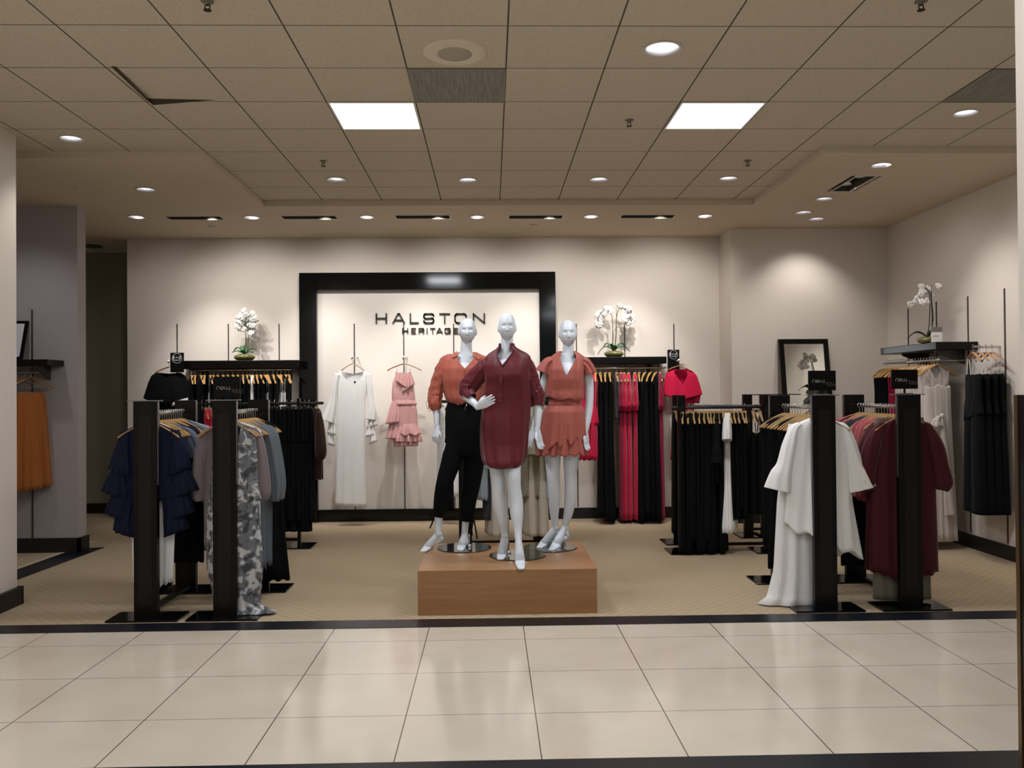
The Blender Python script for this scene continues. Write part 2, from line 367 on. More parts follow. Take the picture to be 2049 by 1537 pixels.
# walls
bx0 = at(255, 700, WALLY).x; bx1 = at(1445, 700, WALLY).x
box('wall_back', bx0, bx1+.5, WALLY, WALLY+.15, 0, SOFZ+.01, M_wall, **S)
box('wall_back', bx0, bx0+.15, WALLY+.15, 13, 0, SOFZ+.01, M_wall, **S)
NY = 10.2
nx0 = at(1464, 700, NY).x
box('wall_back', nx0, RWX+.3, NY, WALLY, 0, SOFZ+.01, M_wall, **S)
box('wall_right', RWX, RWX+.15, 5.0, NY, 0, SOFZ+.01, M_wall, **S)
box('wall_passage', XL, bx0, 11.75, 11.9, 0, SOFZ+.01, mat('passage_paint', '8d8874', .85), **S)
PX = at(160, 700, 8.9).x
box('wall_left', XL, PX, 8.85, 9.03, 0, SOFZ+.01, M_grey, **S)
LX = at(33, 700, 6.65).x
box('wall_left', LX-.6, LX, -1, 6.65, 0, GRIDZ+.01, M_wall, **S)
box('wall_right', 2.068, 2.6, 3.15, 3.3, 0, GRIDZ+.01, M_wall, **S)
# baseboards
BH = .135
fL, fR = at(598, 700, WALLY).x, at(1111, 700, WALLY).x
box('baseboard_back', bx0-.0, fL, WALLY-.02, WALLY, 0, BH, M_base, **S)
box('baseboard_back', fR, nx0, WALLY-.02, WALLY, 0, BH, M_base, **S)
box('baseboard_back', nx0-.02, RWX, NY-.02, NY, 0, BH, M_base, **S)
box('baseboard_right', RWX-.02, RWX, 5.0, NY, 0, BH, M_base, **S)
box('baseboard_passage', XL, bx0, 11.73, 11.75, 0, BH, M_base, **S)
MB().box(XL, PX+.03, 8.82, 8.85, 0, BH+.01).box(PX, PX+.03, 8.82, 9.03, 0, BH+.01).build('baseboard_left', M_base, **S)
MB().box(LX, LX+.035, -1, 6.66, 0, BH).box(LX-.6, LX+.035, 6.65, 6.68, 0, BH).build('baseboard_left', M_base, **S)

# ---------------------------------------------------------------- lamps in the ceiling
M_diff = mat('lit_diffuser', 'ffffff', .5, emit=((.93, .96, 1.0), 9.0))
def troffer(x0, y0, label, lit=True, power=34):
    t = empty('ceiling_panel_light', (x0+.305, y0+.305, GRIDZ), label=label, cat='ceiling light', group='square panel lights in the tile ceiling')
    MB().box(-.3, .3, -.3, -.285, -.006, .0).box(-.3, .3, .285, .3, -.006, 0).box(-.3, -.285, -.285, .285, -.006, 0).box(.285, .3, -.285, .285, -.006, 0).build('frame', M_white, t)
    MB().box(-.285, .285, -.285, .285, -.003, .0).build('diffuser', M_diff, t)
    area('panel_lamp', (x0+.305, y0+.305, GRIDZ-.02), .56, .56, power, (.93, .96, 1.0))
gx = lambda i: .109+.61*i
gy = lambda j: 8.321-.61*j
troffer(gx(-2), gy(4), 'square lit panel light left of the grey grille in the tile ceiling')
troffer(gx(2), gy(4), 'square lit panel light in the tile ceiling, over the right garment racks')
for i, j in ((-2, 10), (2, 10), (-2, 15), (2, 15), (-6, 10), (-6, 15), (6, 15)):
    x0, y0 = gx(i), gy(j)
    troffer(x0, y0, f'square lit panel light above the walkway, {"nearer" if j > 10 else "farther"} row, bay {ORD[(i+6)//4]}', power=20)
def downlight(p, k, label, group, power, size=110, aim=None, r=.08, col=WARM):
    t = empty('recessed_downlight', p, label=label, cat='downlight', group=group)
    MB().lathe([(r*.99, .0), (r*1.16, -.001), (r*1.17, -.005), (r*1.0, -.006), (r*.99, .0)]).build('trim_ring', M_trim, t, smooth=True)
    MB().lathe([(r*.99, -.005), (r*.93, .03), (r*.78, .075), (r*.5, .115), (r*.3, .13)]).build('reflector', M_reflector, t, smooth=True, solid=.002)
    MB().ball((0, 0, .095), (r*.38, r*.38, r*.3)).build('bulb', mat('lit_bulb', 'ffffff', .4, emit=((1, .97, .95), 45)), t, smooth=True)
    spot('ceiling_spot_lamp', (p.x, p.y, p.z-.015), aim or (p.x, p.y, 0), power, col, size, .8, .06)
nm = ['large chrome recessed downlight near the front of the tile ceiling, beside the speaker tile', 'recessed downlight by the near left column, in the tile ceiling', 'recessed downlight near the right edge of the tile ceiling, beside the cut grey grille',
 *[f'recessed downlight in the far rows of tiles, {ORD[i]} from the left' for i in range(4)],
 'lone recessed downlight in the left plaster soffit', 'recessed downlight beside the angled slot light in the right soffit, nearest to the walkway',
 *[f'recessed downlight in the row along the back wall soffit, {ORD[i]} from the left' for i in range(6)],
 'recessed downlight just beyond the angled slot light, right soffit', 'recessed downlight at the back corner of the right soffit, farther left of the pair', 'recessed downlight at the back corner of the right soffit, nearest to the wall']
pw = [20, 26, 26, 16, 20, 20, 16, 22, 34, 20, 20, 20, 20, 20, 20, 30, 20, 40]
for i, (p, k) in enumerate(DP):
    aim = None
    if 9 <= i <= 14: aim = (p.x, WALLY, 2.1)
    if i == 17: aim = (p.x, NY, 1.6)
    if i == 8: aim = (RWX, p.y, 1.6)
    downlight(p, k, nm[i], 'recessed downlights in the tile ceiling' if k == 'g' else 'recessed downlights in the plaster soffit', pw[i], 100, aim, .1 if i == 0 else .08, COOL if i == 0 else WARM)
M_slin = mat('slot_inside', '4a4234', .7)
def slot_light(p, rz, sx, label, power, aims):
    t = empty('slot_light', p, rz, label=label, cat='recessed light', group='rectangular slot lights in the soffit')
    h = .12
    MB().box(-sx-.012, sx+.012, -.102, -.088, -.004, .0).box(-sx-.012, sx+.012, .088, .102, -.004, 0).box(-sx-.012, -sx, -.088, .088, -.004, 0).box(sx, sx+.012, -.088, .088, -.004, 0).build('trim_frame', M_white, t)
    MB().box(-sx, sx, -.088, -.084, 0, h).box(-sx, sx, .084, .088, 0, h).box(-sx, -sx+.004, -.084, .084, 0, h).box(sx-.004, sx, -.084, .084, 0, h).box(-sx, sx, -.088, .088, h-.004, h).build('housing', M_slin, t)
    for q in (-.15, .15):
        MB().lathe([(.045, .03), (.03, .075), (.015, .09)], (q, 0, 0), 20).build('lamp_head', M_reflector, t, smooth=True, solid=.002)
    c, s_ = math.cos(rz), math.sin(rz)
    for q, aim, sz, k in zip((-.15, .15), aims, (64, 96), (1.0, .30)):
        spot('slot_lamp', (p.x+c*q, p.y+s_*q, p.z-.008), aim, power*k, (1.0, .96, .93), sz, 1.0, .03)
for i, p in enumerate(SP):
    q = Vector((p.x, p.y, SOFZ))
    slot_light(q, 0, .295, f'rectangular slot light in the soffit before the back wall, {ORD[i]} from the left', 150, [(p.x-.05, WALLY, 1.35), (p.x+.3, WALLY, 2.4)])
slot_light(Vector((3.44, 8.0, SOFZ)), PI/2, .295, 'rectangular slot light running away from the camera in the right soffit', 60, [(RWX, 7.9, 1.9), (RWX, 8.7, 1.9)])
# left pier wash: a bare spot out of view, without a downlight fitting
spot('ceiling_spot_lamp', (-4.6, 7.6, SOFZ-.02), (-4.7, 8.85, 1.4), 30, (.95, .93, 1.0), 90, .8, .05)

# other ceiling fittings
def grille(x0, y0, label):
    t = empty('return_air_grille', (x0+.305, y0+.305, GRIDZ), label=label, cat='vent', group='grey air grilles in the tile ceiling')
    MB().box(-.303, .303, -.303, .303, -.004, 0).build('perforated_panel', M_vent, t)
    MB().box(-.305, .305, -.305, -.297, -.007, 0).box(-.305, .305, .297, .305, -.007, 0).box(-.305, -.297, -.3, .3, -.007, 0).box(.297, .305, -.3, .3, -.007, 0).build('frame', mat('grille_frame', '77746a', .5), t)
grille(gx(-1), gy(5), 'grey perforated air grille between the lit panel and the round speaker'); grille(gx(5), gy(5), 'grey perforated air grille cut by the right edge of the view')
sp = atz(910, 105, GRIDZ)
t = empty('ceiling_speaker', sp, label='round cream ceiling speaker with a fine mesh centre', cat='speaker')
MB().lathe([(.0, -.008), (.10, -.01), (.105, -.012), (.125, -.014), (.175, -.01), (.19, -.001), (.19, 0)], n=48).build('rim', mat('speaker_cream', 'd6cbb6', .6), t, smooth=True)
MB().lathe([(0, -.016), (.1, -.014), (.103, -.008)], n=40).build('mesh_cover', mat('speaker_mesh', 'aba18e', .7, bump=(400, .3)), t, smooth=True)
def sprinkler(px, py, z, label, big=False):
    t = empty('sprinkler', atz(px, py, z), label=label, cat='sprinkler', group='dark sprinkler heads on the tile ceiling')
    MB().lathe([(.033, 0), (.033, -.004), (.012, -.008), (.011, -.022)], n=20).build('escutcheon', mat('sprinkler_cup', '6d6557' if not big else 'c9bfae', .5), t, smooth=True)
    MB().tube([(-.01, 0, -.02), (-.013, 0, -.035), (0, 0, -.046)], .003, 6).tube([(.01, 0, -.02), (.013, 0, -.035), (0, 0, -.046)], .003, 6).lathe([(.0, -.046), (.02, -.046), (.02, -.049), (0, -.049)], n=16).build('deflector', mat('sprinkler_dark', '2b2722', .5, metal=.6), t)
sprinkler(647, 322, GRIDZ, 'small dark sprinkler head above the left shelf, far tiles'); sprinkler(1496, 321, GRIDZ, 'small dark sprinkler head above the right racks, far tiles')
sprinkler(415, 2, GRIDZ, 'small dark sprinkler head at the top edge, left part of ceiling'); sprinkler(1843, 2, GRIDZ, 'small dark sprinkler head at the top edge, right part of ceiling')
sprinkler(1259, 240, GRIDZ, 'pale pendent sprinkler head left of the right panel light', True)
for i, (px, py) in enumerate([(158, 378), (425, 453), (1068, 450), (1758, 396)]):
    nmz = ['by the near left column', 'over the left shelf', 'over the right side of the black frame', 'near the right wall']
    MB().lathe([(0, -.008), (.04, -.008), (.046, -.003), (.046, 0)], n=24).build('concealed_sprinkler', M_sof, smooth=True, label='flat round sprinkler cap in the soffit ' + nmz[i], cat='sprinkler cap', group='flat sprinkler caps').location = atz(px, py, SOFZ)
MB().lathe([(0, -.01), (.13, -.012), (.14, 0)], n=28).build('round_vent', mat('dark_vent', '4d483c', .6), smooth=True, label='dark round ceiling vent in the passage', cat='vent').location = atz(183, 492, SOFZ)
# gap beside the sagging tile, its shade put in as a dark wedge
A_, B_, C_ = atz(222, 133, GRIDZ), atz(290, 197, GRIDZ), atz(430, 200, GRIDZ)
MB().add([A_, B_+Vector((0, 0, -.001)), C_, B_+Vector((.035, .05, -.028)), A_+Vector((.03, .0, -.001))], [(0, 1, 3, 4), (1, 2, 3)]).build('sagging_tile_shade', mat('tile_gap_shade', '3c352b', .9), label='dark wedge painted for the shaded gap at a sagging ceiling tile corner', cat='ceiling tile', solid=.002)

# ================================================================ BACK WALL: BLACK FRAME, LETTERS, STANDARDS
def xz(px, py, Y): p = at(px, py, Y); return p.x, p.z
FY = WALLY-.09
xo0, zo = xz(598, 546, FY); xo1, _ = xz(1111, 546, FY); xi0, zi = xz(633, 580, FY); xi1, _ = xz(1079, 580, FY)
t = empty('wall_frame', ((xo0+xo1)/2, WALLY, 0), label='large glossy black frame around the lettered wall panel', cat='frame')
cx = (xo0+xo1)/2
def loc(o, p): o.location = p; return o
MB().box(xo0-cx, xi0-cx, -.09, 0, 0, zo).build('upright', M_black, t, bevel=.004)
MB().box(xi1-cx, xo1-cx, -.09, 0, 0, zo).build('upright', M_black, t, bevel=.004)
MB().box(xi0-cx, xi1-cx, -.09, 0, zi, zo).build('top_rail', M_black, t, bevel=.004)
MB().box(xi0-cx, xi1-cx, -.05, 0, 0, .15).build('bottom_rail', M_black, t, bevel=.004)
box('trim_4', xi0, xi1, WALLY-.012, WALLY, .15, zi, M_panel, **S)
M_letter = mat('letter_metal', '24221a', .6)
def arc(cx, cy, r, a0, a1, n=5): return [(cx+r*math.cos(a0+(a1-a0)*i/n), cy+r*math.sin(a0+(a1-a0)*i/n)) for i in range(n+1)]
def rrect(w, h, r): return arc(w-r, h-r, r, 0, PI/2)+arc(r, h-r, r, PI/2, PI)+arc(r, r, r, PI, 1.5*PI)+arc(w-r, r, r, 1.5*PI, 2*PI)
def glyph(ch, w, h):                                  # strokes of a wide thin capital
    r = min(w, h)*.22; m = h/2
    return {'H': [[(0, 0), (0, h)], [(w, 0), (w, h)], [(0, m), (w, m)]], 'A': [[(0, 0), (w*.44, h), (w*.56, h), (w, 0)], [(w*.2, h*.3), (w*.8, h*.3)]],
            'L': [[(0, h), (0, 0), (w, 0)]], 'T': [[(0, h), (w, h)], [(w/2, h), (w/2, 0)]], 'N': [[(0, 0), (0, h), (w, 0), (w, h)]],
            'S': [[(w, h*.8)]+arc(w-r, h-r, r, 0, PI/2)+arc(r, h-r, r, PI/2, PI)+arc(r, m+r*.9, r, PI, 1.5*PI)+arc(w-r, m-r*.9, r, PI/2, 0)+arc(w-r, r, r, 0, -PI/2)+arc(r, r, r, 1.5*PI, PI)+[(0, h*.22)]],
            'O': [rrect(w, h, r*1.3)+[(w, h-r*1.3)]], 'E': [[(w, h), (0, h), (0, 0), (w, 0)], [(0, m), (w*.9, m)]],
            'R': [[(0, 0), (0, h)]+arc(w-r, h-r, r, PI/2, 0)+arc(w-r, m-.05*h+r, r, 0, -PI/2)+[(0, m-.05*h)], [(w*.62, m-.05*h), (w, 0)]], 'I': [[(0, 0), (0, h)]],
            'G': [[(w, h*.8)]+arc(w-r, h-r, r, 0, PI/2)+arc(r, h-r, r, PI/2, PI)+arc(r, r, r, PI, 1.5*PI)+arc(w-r, r, r, 1.5*PI, 2*PI)+[(w, m), (w*.5, m)]]}[ch]
def strokes(mb, lines, ox, oz, y0, y1, t, flip=False):
    for ln in lines:
        for (a0, b0), (a1, b1) in zip(ln, ln[1:]):
            L_ = math.hypot(a1-a0, b1-b0)
            if L_ < 1e-6: continue
            nx_, nz_ = -(b1-b0)/L_*t/2, (a1-a0)/L_*t/2; ex, ez = (a1-a0)/L_*t*.45, (b1-b0)/L_*t*.45
            P = [(a0-ex+nx_, b0-ez+nz_), (a1+ex+nx_, b1+ez+nz_), (a1+ex-nx_, b1+ez-nz_), (a0-ex-nx_, b0-ez-nz_)]
            mb.prism([(ox+p[0], y0, oz+p[1]) for p in P], (0, y1-y0, 0))
def word(name, lets, ytop, ybot, t, label, Y=WALLY-.014):
    root = empty('wall_lettering', (0, 0, 0), label=label, cat='lettering')
    for ch, a_, b_ in lets:
        mb = MB(); x0, z1 = xz(a_, ytop, Y); x1, z0 = xz(b_, ybot, Y)
        strokes(mb, glyph(ch, x1-x0-t, z1-z0-t), x0+t/2, z0+t/2, Y-.02, Y, t)
        mb.build('letter', M_letter, root)
word('halston_letters', [('H', 752, 774.5), ('A', 785.5, 810.5), ('L', 820, 838), ('S', 847, 869), ('T', 879, 900.5), ('O', 909, 934), ('N', 946, 970.5)], 627, 647.4, .0165, 'large wide capitals reading HALSTON on the pale panel')
word('heritage_letters', [('H', 805, 817), ('E', 823, 832.3), ('R', 837.8, 849), ('I', 853.8, 856), ('T', 860.5, 871), ('A', 873.2, 886), ('G', 889.6, 901.5), ('E', 907.5, 916.5)], 656.6, 667.6, .0105, 'smaller wide capitals reading HERITAGE below the larger word')
M_std = mat('slotted_standard', '4a4742', .4, metal=.5)
for i, px in enumerate([354.5, 457, 558.5, 709, 808, 907.5, 1153, 1249.5, 1348]):
    x, z = xz(px, 648, WALLY)
    y = WALLY-.012 if 633 < px < 1079 else WALLY
    g_ = 'on the left wall' if i < 3 else 'on the framed panel' if i < 6 else 'on the wall right of the frame'
    box('wall_standard', x-.006, x+.006, y-.008, y, .15, z, M_std, label=f'thin dark slotted wall standard {g_}, {ORD[i % 3]} from the left', cat='wall standard', group='slotted standards on the back wall')
for i, (px, py) in enumerate([(1817.5, 618), (1874, 604), (1937, 593), (2010.5, 577)]):
    p = atx(px, py, RWX)
    box('wall_standard', RWX-.008, RWX, p.y-.008, p.y+.008, .15, p.z, M_std, label=f'thin dark slotted standard on the right side wall, {ORD[3-i]} nearest', cat='wall standard', group='slotted standards on the right wall')
x, z = xz(64.5, 620, 8.85); box('wall_standard', x-.007, x+.007, 8.842, 8.85, .15, z, M_std, label='thin dark slotted standard on the grey pier behind the rust skirts', cat='wall standard')

# ---------------------------------------------------------------- shelves, rails
def shelf(name, x0, x1, y0, y1, z0, z1, label, **k):
    t = empty('display_shelf', ((x0+x1)/2, y1, z0), label=label, cat='shelf')
    MB().box(x0-t.location.x, x1-t.location.x, y0-y1, 0, 0, z1-z0).build('board', M_wenge, t, bevel=.006)
    for q in (.12, .88):
        X = x0+(x1-x0)*q-t.location.x
        MB().prism([(X-.01, 0, 0), (X-.01, 0, -.14), (X-.01, -.28, -.02), (X-.01, -.28, 0)], (.02, 0, 0)).build('bracket', M_std, t)
    return t
x0, z1 = xz(366, 722, 10.36); x1, _ = xz(596, 722, 10.36); z0 = at(480, 738, 10.36).z; LSZ = z1
shelf('s', x0, x1, 10.36, WALLY, z0, z1, 'long black shelf with one orchid, left of the black frame')
x0, z1 = xz(1112, 715, 10.36); x1, _ = xz(1334, 715, 10.36); z0 = at(1250, 728, 10.36).z; RSZ = z1
shelf('s', x0, x1, 10.36, WALLY, z0, z1, 'long black shelf with an orchid, between the black frame and the pink top')
def rail(p0, p1, r, label, backs, m=M_chrome):
    t = empty('hang_rail', p0, label=label, cat='rail')
    a = Vector(p1)-Vector(p0)
    MB().tube([(0, 0, 0), tuple(a)], r, 10, 1, hint=(0, 0, 1)).build('tube', m, t, smooth=True)
    for q, v in backs:
        MB().tube([tuple(a*q), tuple(a*q+Vector(v))], .007, 8, 1, hint=(.3, .2, 1)).build('bracket', m, t)
    return t
RYL = 10.43
x0, RZL = xz(380, 741, RYL); x1, _ = xz(582, 741, RYL)
rail((x0, RYL, RZL), (x1, RYL, RZL), .013, 'chrome hanging rail below the left shelf', [(.05, (0, .24, .03)), (.95, (0, .24, .03))])
x0, RZR = xz(1150, 737, RYL); x1, _ = xz(1332, 737, RYL)
rail((x0, RYL, RZR), (x1, RYL, RZR), .013, 'chrome hanging rail below the shelf right of the frame', [(.05, (0, .24, .03)), (.95, (0, .24, .03))])

# right side wall: long shelf, rail, face-out arm
sx0, sy0 = 4.36, at(1885, 690, 8.3).y
Z1 = at(1885, 684, 8.28).z; Z0 = Z1-.075
t = empty('display_shelf', (RWX, 8.28, Z0), label='black shelf on the right side wall carrying an orchid and a price card', cat='shelf')
MB().box(sx0-RWX, 0, 0, 1.2, 0, Z1-Z0).build('board', M_wenge, t, bevel=.006)
for q in (.25, .95): MB().prism([(0, q-.01, 0), (0, q-.01, -.14), (-.3, q-.01, -.02), (-.3, q-.01, 0)], (0, .02, 0)).build('bracket', M_std, t)
SRX = 4.41; SRZ = at(1850, 722, 8.6).z
rail((SRX, 8.32, SRZ), (SRX, 9.5, SRZ), .012, 'chrome hanging rail below the shelf on the right side wall', [(.15, (RWX-SRX, 0, 0)), (.93, (RWX-SRX, 0, 0))])
ARY = 7.92; ARZ = at(1985, 694, ARY).z; ax0 = at(1951, 694, ARY).x
rail((ax0, ARY, ARZ), (RWX, ARY, ARZ), .012, 'straight face-out arm holding black jumpsuits on the right side wall', [])

# ================================================================ RACKS
RACKZ = 1.545
def post(mb_parent, x, y, wdt=.165, dep=.05, z=RACKZ, name='post', strip=1):
    o = MB().box(x-wdt/2, x+wdt/2, y-dep/2, y+dep/2, .008, z).build(name, M_wenge, mb_parent, bevel=.003)
    MB().box(x-wdt*.28, x+wdt*.28, y-dep/2-.002, y-dep/2+.001, .1, z-.1).build('inset_panel', M_wengein, o)
    if strip: MB().box(x+strip*wdt/2, x+strip*(wdt/2+.006), y-.014, y+.014, .95, z-.005).build('slotted_strip', M_dchrome, o)
    return o
def base(parent, x, y, wx=.52, wy=.3):
    return MB().box(x-wx/2, x+wx/2, y-wy/2, y+wy/2, .0045, .014).build('base_plate', M_black, parent, bevel=.002)
def depth_rack(x, y0, y1, label, barz, tray=None, strip=1, basex=0, xr=None):
    xr = x if xr is None else xr
    t = empty('garment_rack', (0, 0, 0), label=label, cat='garment rack', group='dark wood garment racks at the front')
    base(t, x+basex, y0+.02, .5, .26); base(t, xr, y1, .5, .3)
    post(t, x, y0, strip=strip); post(t, xr, y1, strip=strip)
    MB().tube([(x, y0+.03, barz), (xr, y1-.03, barz)], .013, 10, 1, hint=(0, 0, 1)).build('hang_bar', M_chrome, t, smooth=True)
    MB().box(x-.02, x+.02, y0+.02, y1-.02, .03, .06).build('bottom_rail', M_wenge, t)
    MB().box(x-.125, x+.11, y0-.03, y0+.03, RACKZ, RACKZ+.007).build('top_plate', M_dchrome, t)
    return t
XA = at(292, 1000, 6.16).x; XB = at(450, 1000, 6.16).x; XD = at(1651, 1000, 6.14).x; XE = at(1822, 1000, 6.14).x
BZ = 1.455
depth_rack(XA, 6.17, 7.05, 'dark wood rack with navy ruffled tops, outermost at the left', BZ, xr=XA-.03)
depth_rack(XB, 6.17, 7.05, 'dark wood rack with the grey floral gown and a sign board', BZ)
depth_rack(XD, 6.16, 7.1, 'dark wood rack with the white blouse and a sign board', BZ, strip=-1)
depth_rack(XE, 6.16, 7.1, 'dark wood rack with burgundy tunics and a sign board', BZ, strip=-1)
# racks standing across the view
def cross_rack(xa, xb, y, barz, label, posts, wdt=.07, overhang=(.1, .1), bases=None):
    t = empty('garment_rack', (0, 0, 0), label=label, cat='garment rack', group='dark garment racks farther in')
    for p in posts:
        post(t, p, y, wdt, .05, strip=0); base(t, p, y, .3 if not bases else bases, .34)
    MB().tube([(xa-overhang[0], y, barz), (xb+overhang[1], y, barz)], .016, 10, 1, hint=(0, 0, 1)).build('hang_bar', M_base, t, smooth=True)
    if len(posts) > 1: MB().box(posts[0], posts[-1], y-.012, y+.012, .06, .09).build('bottom_rail', M_wenge, t)
    return t
BY = 9.0
bxa, bxb = at(400, 808, BY).x, at(640, 808, BY).x
BBZ = at(600, 807, BY).z
cross_rack(bxa, bxb, BY, BBZ, 'slim dark rack of black trousers and the brown jacket, behind the left pair', [bxa+.15, bxb-.22], .03, (.05, .03))
CY_ = 8.42
cxa, cxb = at(1363, 813, CY_).x, at(1525, 813, CY_).x
CBZ = at(1440, 815, CY_).z
cross_rack(cxa, cxb, CY_, CBZ, 'dark rack of black dresses with one white dress, mid right', [cxa, cxb+.04], .075, (.09, -.01))
c2x = at(1352, 813, 8.95).x
cross_rack(c2x, c2x+.9, 8.95, CBZ, 'dark rack of black gowns behind the black dresses, mid right', [c2x], .07, (.02, .0))
FYY = 9.3
fx0, fx1 = at(1496, 900, FYY).x, at(1530, 900, FYY).x
t = cross_rack(fx0, fx1, FYY, CBZ-.06, 'dark two-post rack standing empty behind the mid right racks', [fx0, fx1], .1, (0, .0), .25)
MB().box(fx0-.05, fx1+.4, FYY-.02, FYY+.02, RACKZ-.01, RACKZ).build('top_plate', M_wenge, t)
GY_ = 8.7
gxm = at(931, 1000, GY_).x
gxa, gxb = at(868, 900, GY_).x, at(1094, 900, GY_).x
GBZ = 1.5
cross_rack(gxa, gxb, GY_, GBZ, 'dark rack of grey and sage clothes behind the mannequins', [gxm, gxb-.08], .13, (.02, .02))

# ================================================================ SIGN BOARDS
def word_lc(mb, txt, x, z, h, t, y0, y1, up=False):
    for ch in txt:
        w_ = h*1.15
        n_ = [[(0, 0), (0, h*.6)]+arc(w_*.5, h*.55, w_*.5, PI, 0)+[(w_, 0)]]
        e_ = [[(0, h*.5), (w_, h*.5)]+arc(w_*.5, h*.5, w_*.5, 0, 1.75*PI, 9)]
        o_ = [arc(w_*.5, h*.5, w_*.5, 0, 2*PI, 12)]
        q = w_*.42
        w2 = [[(0, h)]+arc(q, q, q, PI, 2*PI)+[(2*q, h)], [(2*q, q)]+arc(3*q, q, q, PI, 2*PI)+[(4*q, h)]]
        g_ = {'n': n_, 'e': e_, 'o': o_, 'w': w2}[ch]; adv = (4*q if ch == 'w' else w_)+h*.28
        strokes(mb, g_, x, z, y0, y1, t); x += adv
    return x
M_sign = mat('sign_board_black', '030303', .5, spec=.15)
M_txt = mat('sign_text_grey', 'a5a5a5', .6); M_txt2 = mat('sign_text_dim', '5c5c5c', .6)
def sign_board(px0, px1, py0, py1, Y, rz, label, zb, feet=False):
    a, b = at(px0, py0, Y), at(px1, py1, Y); cx, W_, H_ = (a.x+b.x)/2, abs(b.x-a.x)/math.cos(rz), a.z-b.z
    t = empty('sign_board', (cx, Y, b.z), rz, label=label, cat='sign', group='new now sign boards on the front racks')
    MB().box(-W_/2, W_/2, -.008, .008, 0, H_).build('panel', M_sign, t, bevel=.002)
    h = H_*.125; m1, m2, m3 = MB(), MB(), MB()
    x = word_lc(m1, 'new', -W_*.36, H_*.40, h, .0035, -.0095, -.008)
    x = word_lc(m2, 'now', x-h*.35, H_*.28, h, .003, -.0095, -.008)
    m3.box(x-h*3.6, x-h*.2, -.0095, -.008, H_*.22, H_*.232)
    m1.build('bright_word', M_txt, t); m2.build('dim_word', M_txt2, t); m3.build('small_line', M_txt2, t)
    if feet:
        for q in (-W_*.33, -.0, W_*.4): MB().box(q-.006, q+.006, -.006, .006, zb-b.z, 0).build('stand_leg', M_sign, t)
    else:
        MB().box(-.006, .006, -.004, .004, zb-b.z, 0).build('stand_pole', M_sign, t); MB().box(-.05, .05, -.03, .03, zb-b.z, zb-b.z+.006).build('stand_foot', M_dchrome, t)
sign_board(427, 481, 754, 796, 6.16, 0, 'black new now sign board above the rack with the floral gown', RACKZ+.007, True)
sign_board(1617, 1672, 742, 781, 6.15, 0, 'black new now sign board above the white blouse rack', RACKZ+.007)
sign_board(1782, 1837, 740, 778, 6.15, .1, 'black new now sign board above the burgundy tunic rack', RACKZ+.007)
def round_sign(px0, px1, py0, py1, Y, label):
    a, b = at(px0, py0, Y), at(px1, py1, Y); cx = (a.x+b.x)/2; W_, H_ = b.x-a.x, a.z-b.z; R_ = W_*.36; cz = H_-W_*.42
    t = empty('round_mark_sign', (cx, Y, b.z), label=label, cat='sign', group='black signs reading 100 percent')
    MB().box(-W_/2, W_/2, -.004, .004, 0, H_).box(-.03, .03, .004, WALLY-Y, H_*.5, H_*.54).build('panel', M_sign, t)
    mb = MB(); strokes(mb, [arc(0, 0, R_, 0, 2*PI, 28)], 0, cz, -.006, -.004, .004); h = R_*.62
    strokes(mb, [[(0, 0), (0, h)]], -R_*.72, cz-h*.25, -.006, -.004, .009)
    for q in (-R_*.55, -R_*.05): strokes(mb, [rrect(R_*.38, h, h*.25)+[(R_*.38, h*.75)]], q, cz-h*.25, -.006, -.004, .007)
    strokes(mb, [[(R_*.48, 0), (R_*.78, h)]], 0, cz-h*.25, -.006, -.004, .006)
    for q in ((R_*.45, h*.8), (R_*.72, h*.1)): strokes(mb, [arc(0, 0, h*.14, 0, 2*PI, 8)], q[0], cz-h*.25+q[1], -.006, -.004, .005)
    strokes(mb, [[(-R_*.55, 0), (R_*.55, 0)]], 0, cz-h*.62, -.006, -.004, .006)
    mb.build('round_mark', mat('sign_text_white', 'c9ccd0', .6), t)
round_sign(341, 368, 706, 745, 10.28, 'small black sign with a round 100% mark above the black white-cuffed top')
round_sign(1335.5, 1360, 700, 790, 10.6, 'tall black sign with a round 100% mark above the pink capelet top')

# ================================================================ PLINTH
pz = at(1015, 1140, 6.14).z; PZ = pz
pa, pb = at(835.5, 1143, 6.14), at(1194.5, 1137, 6.14)
pd = atz(1010, 1086, PZ).y
MB().box(pa.x, pb.x, 6.14, pd, .0, PZ).build('display_plinth', M_plinth, bevel=.003, label='low square wooden plinth carrying the three mannequins', cat='plinth')

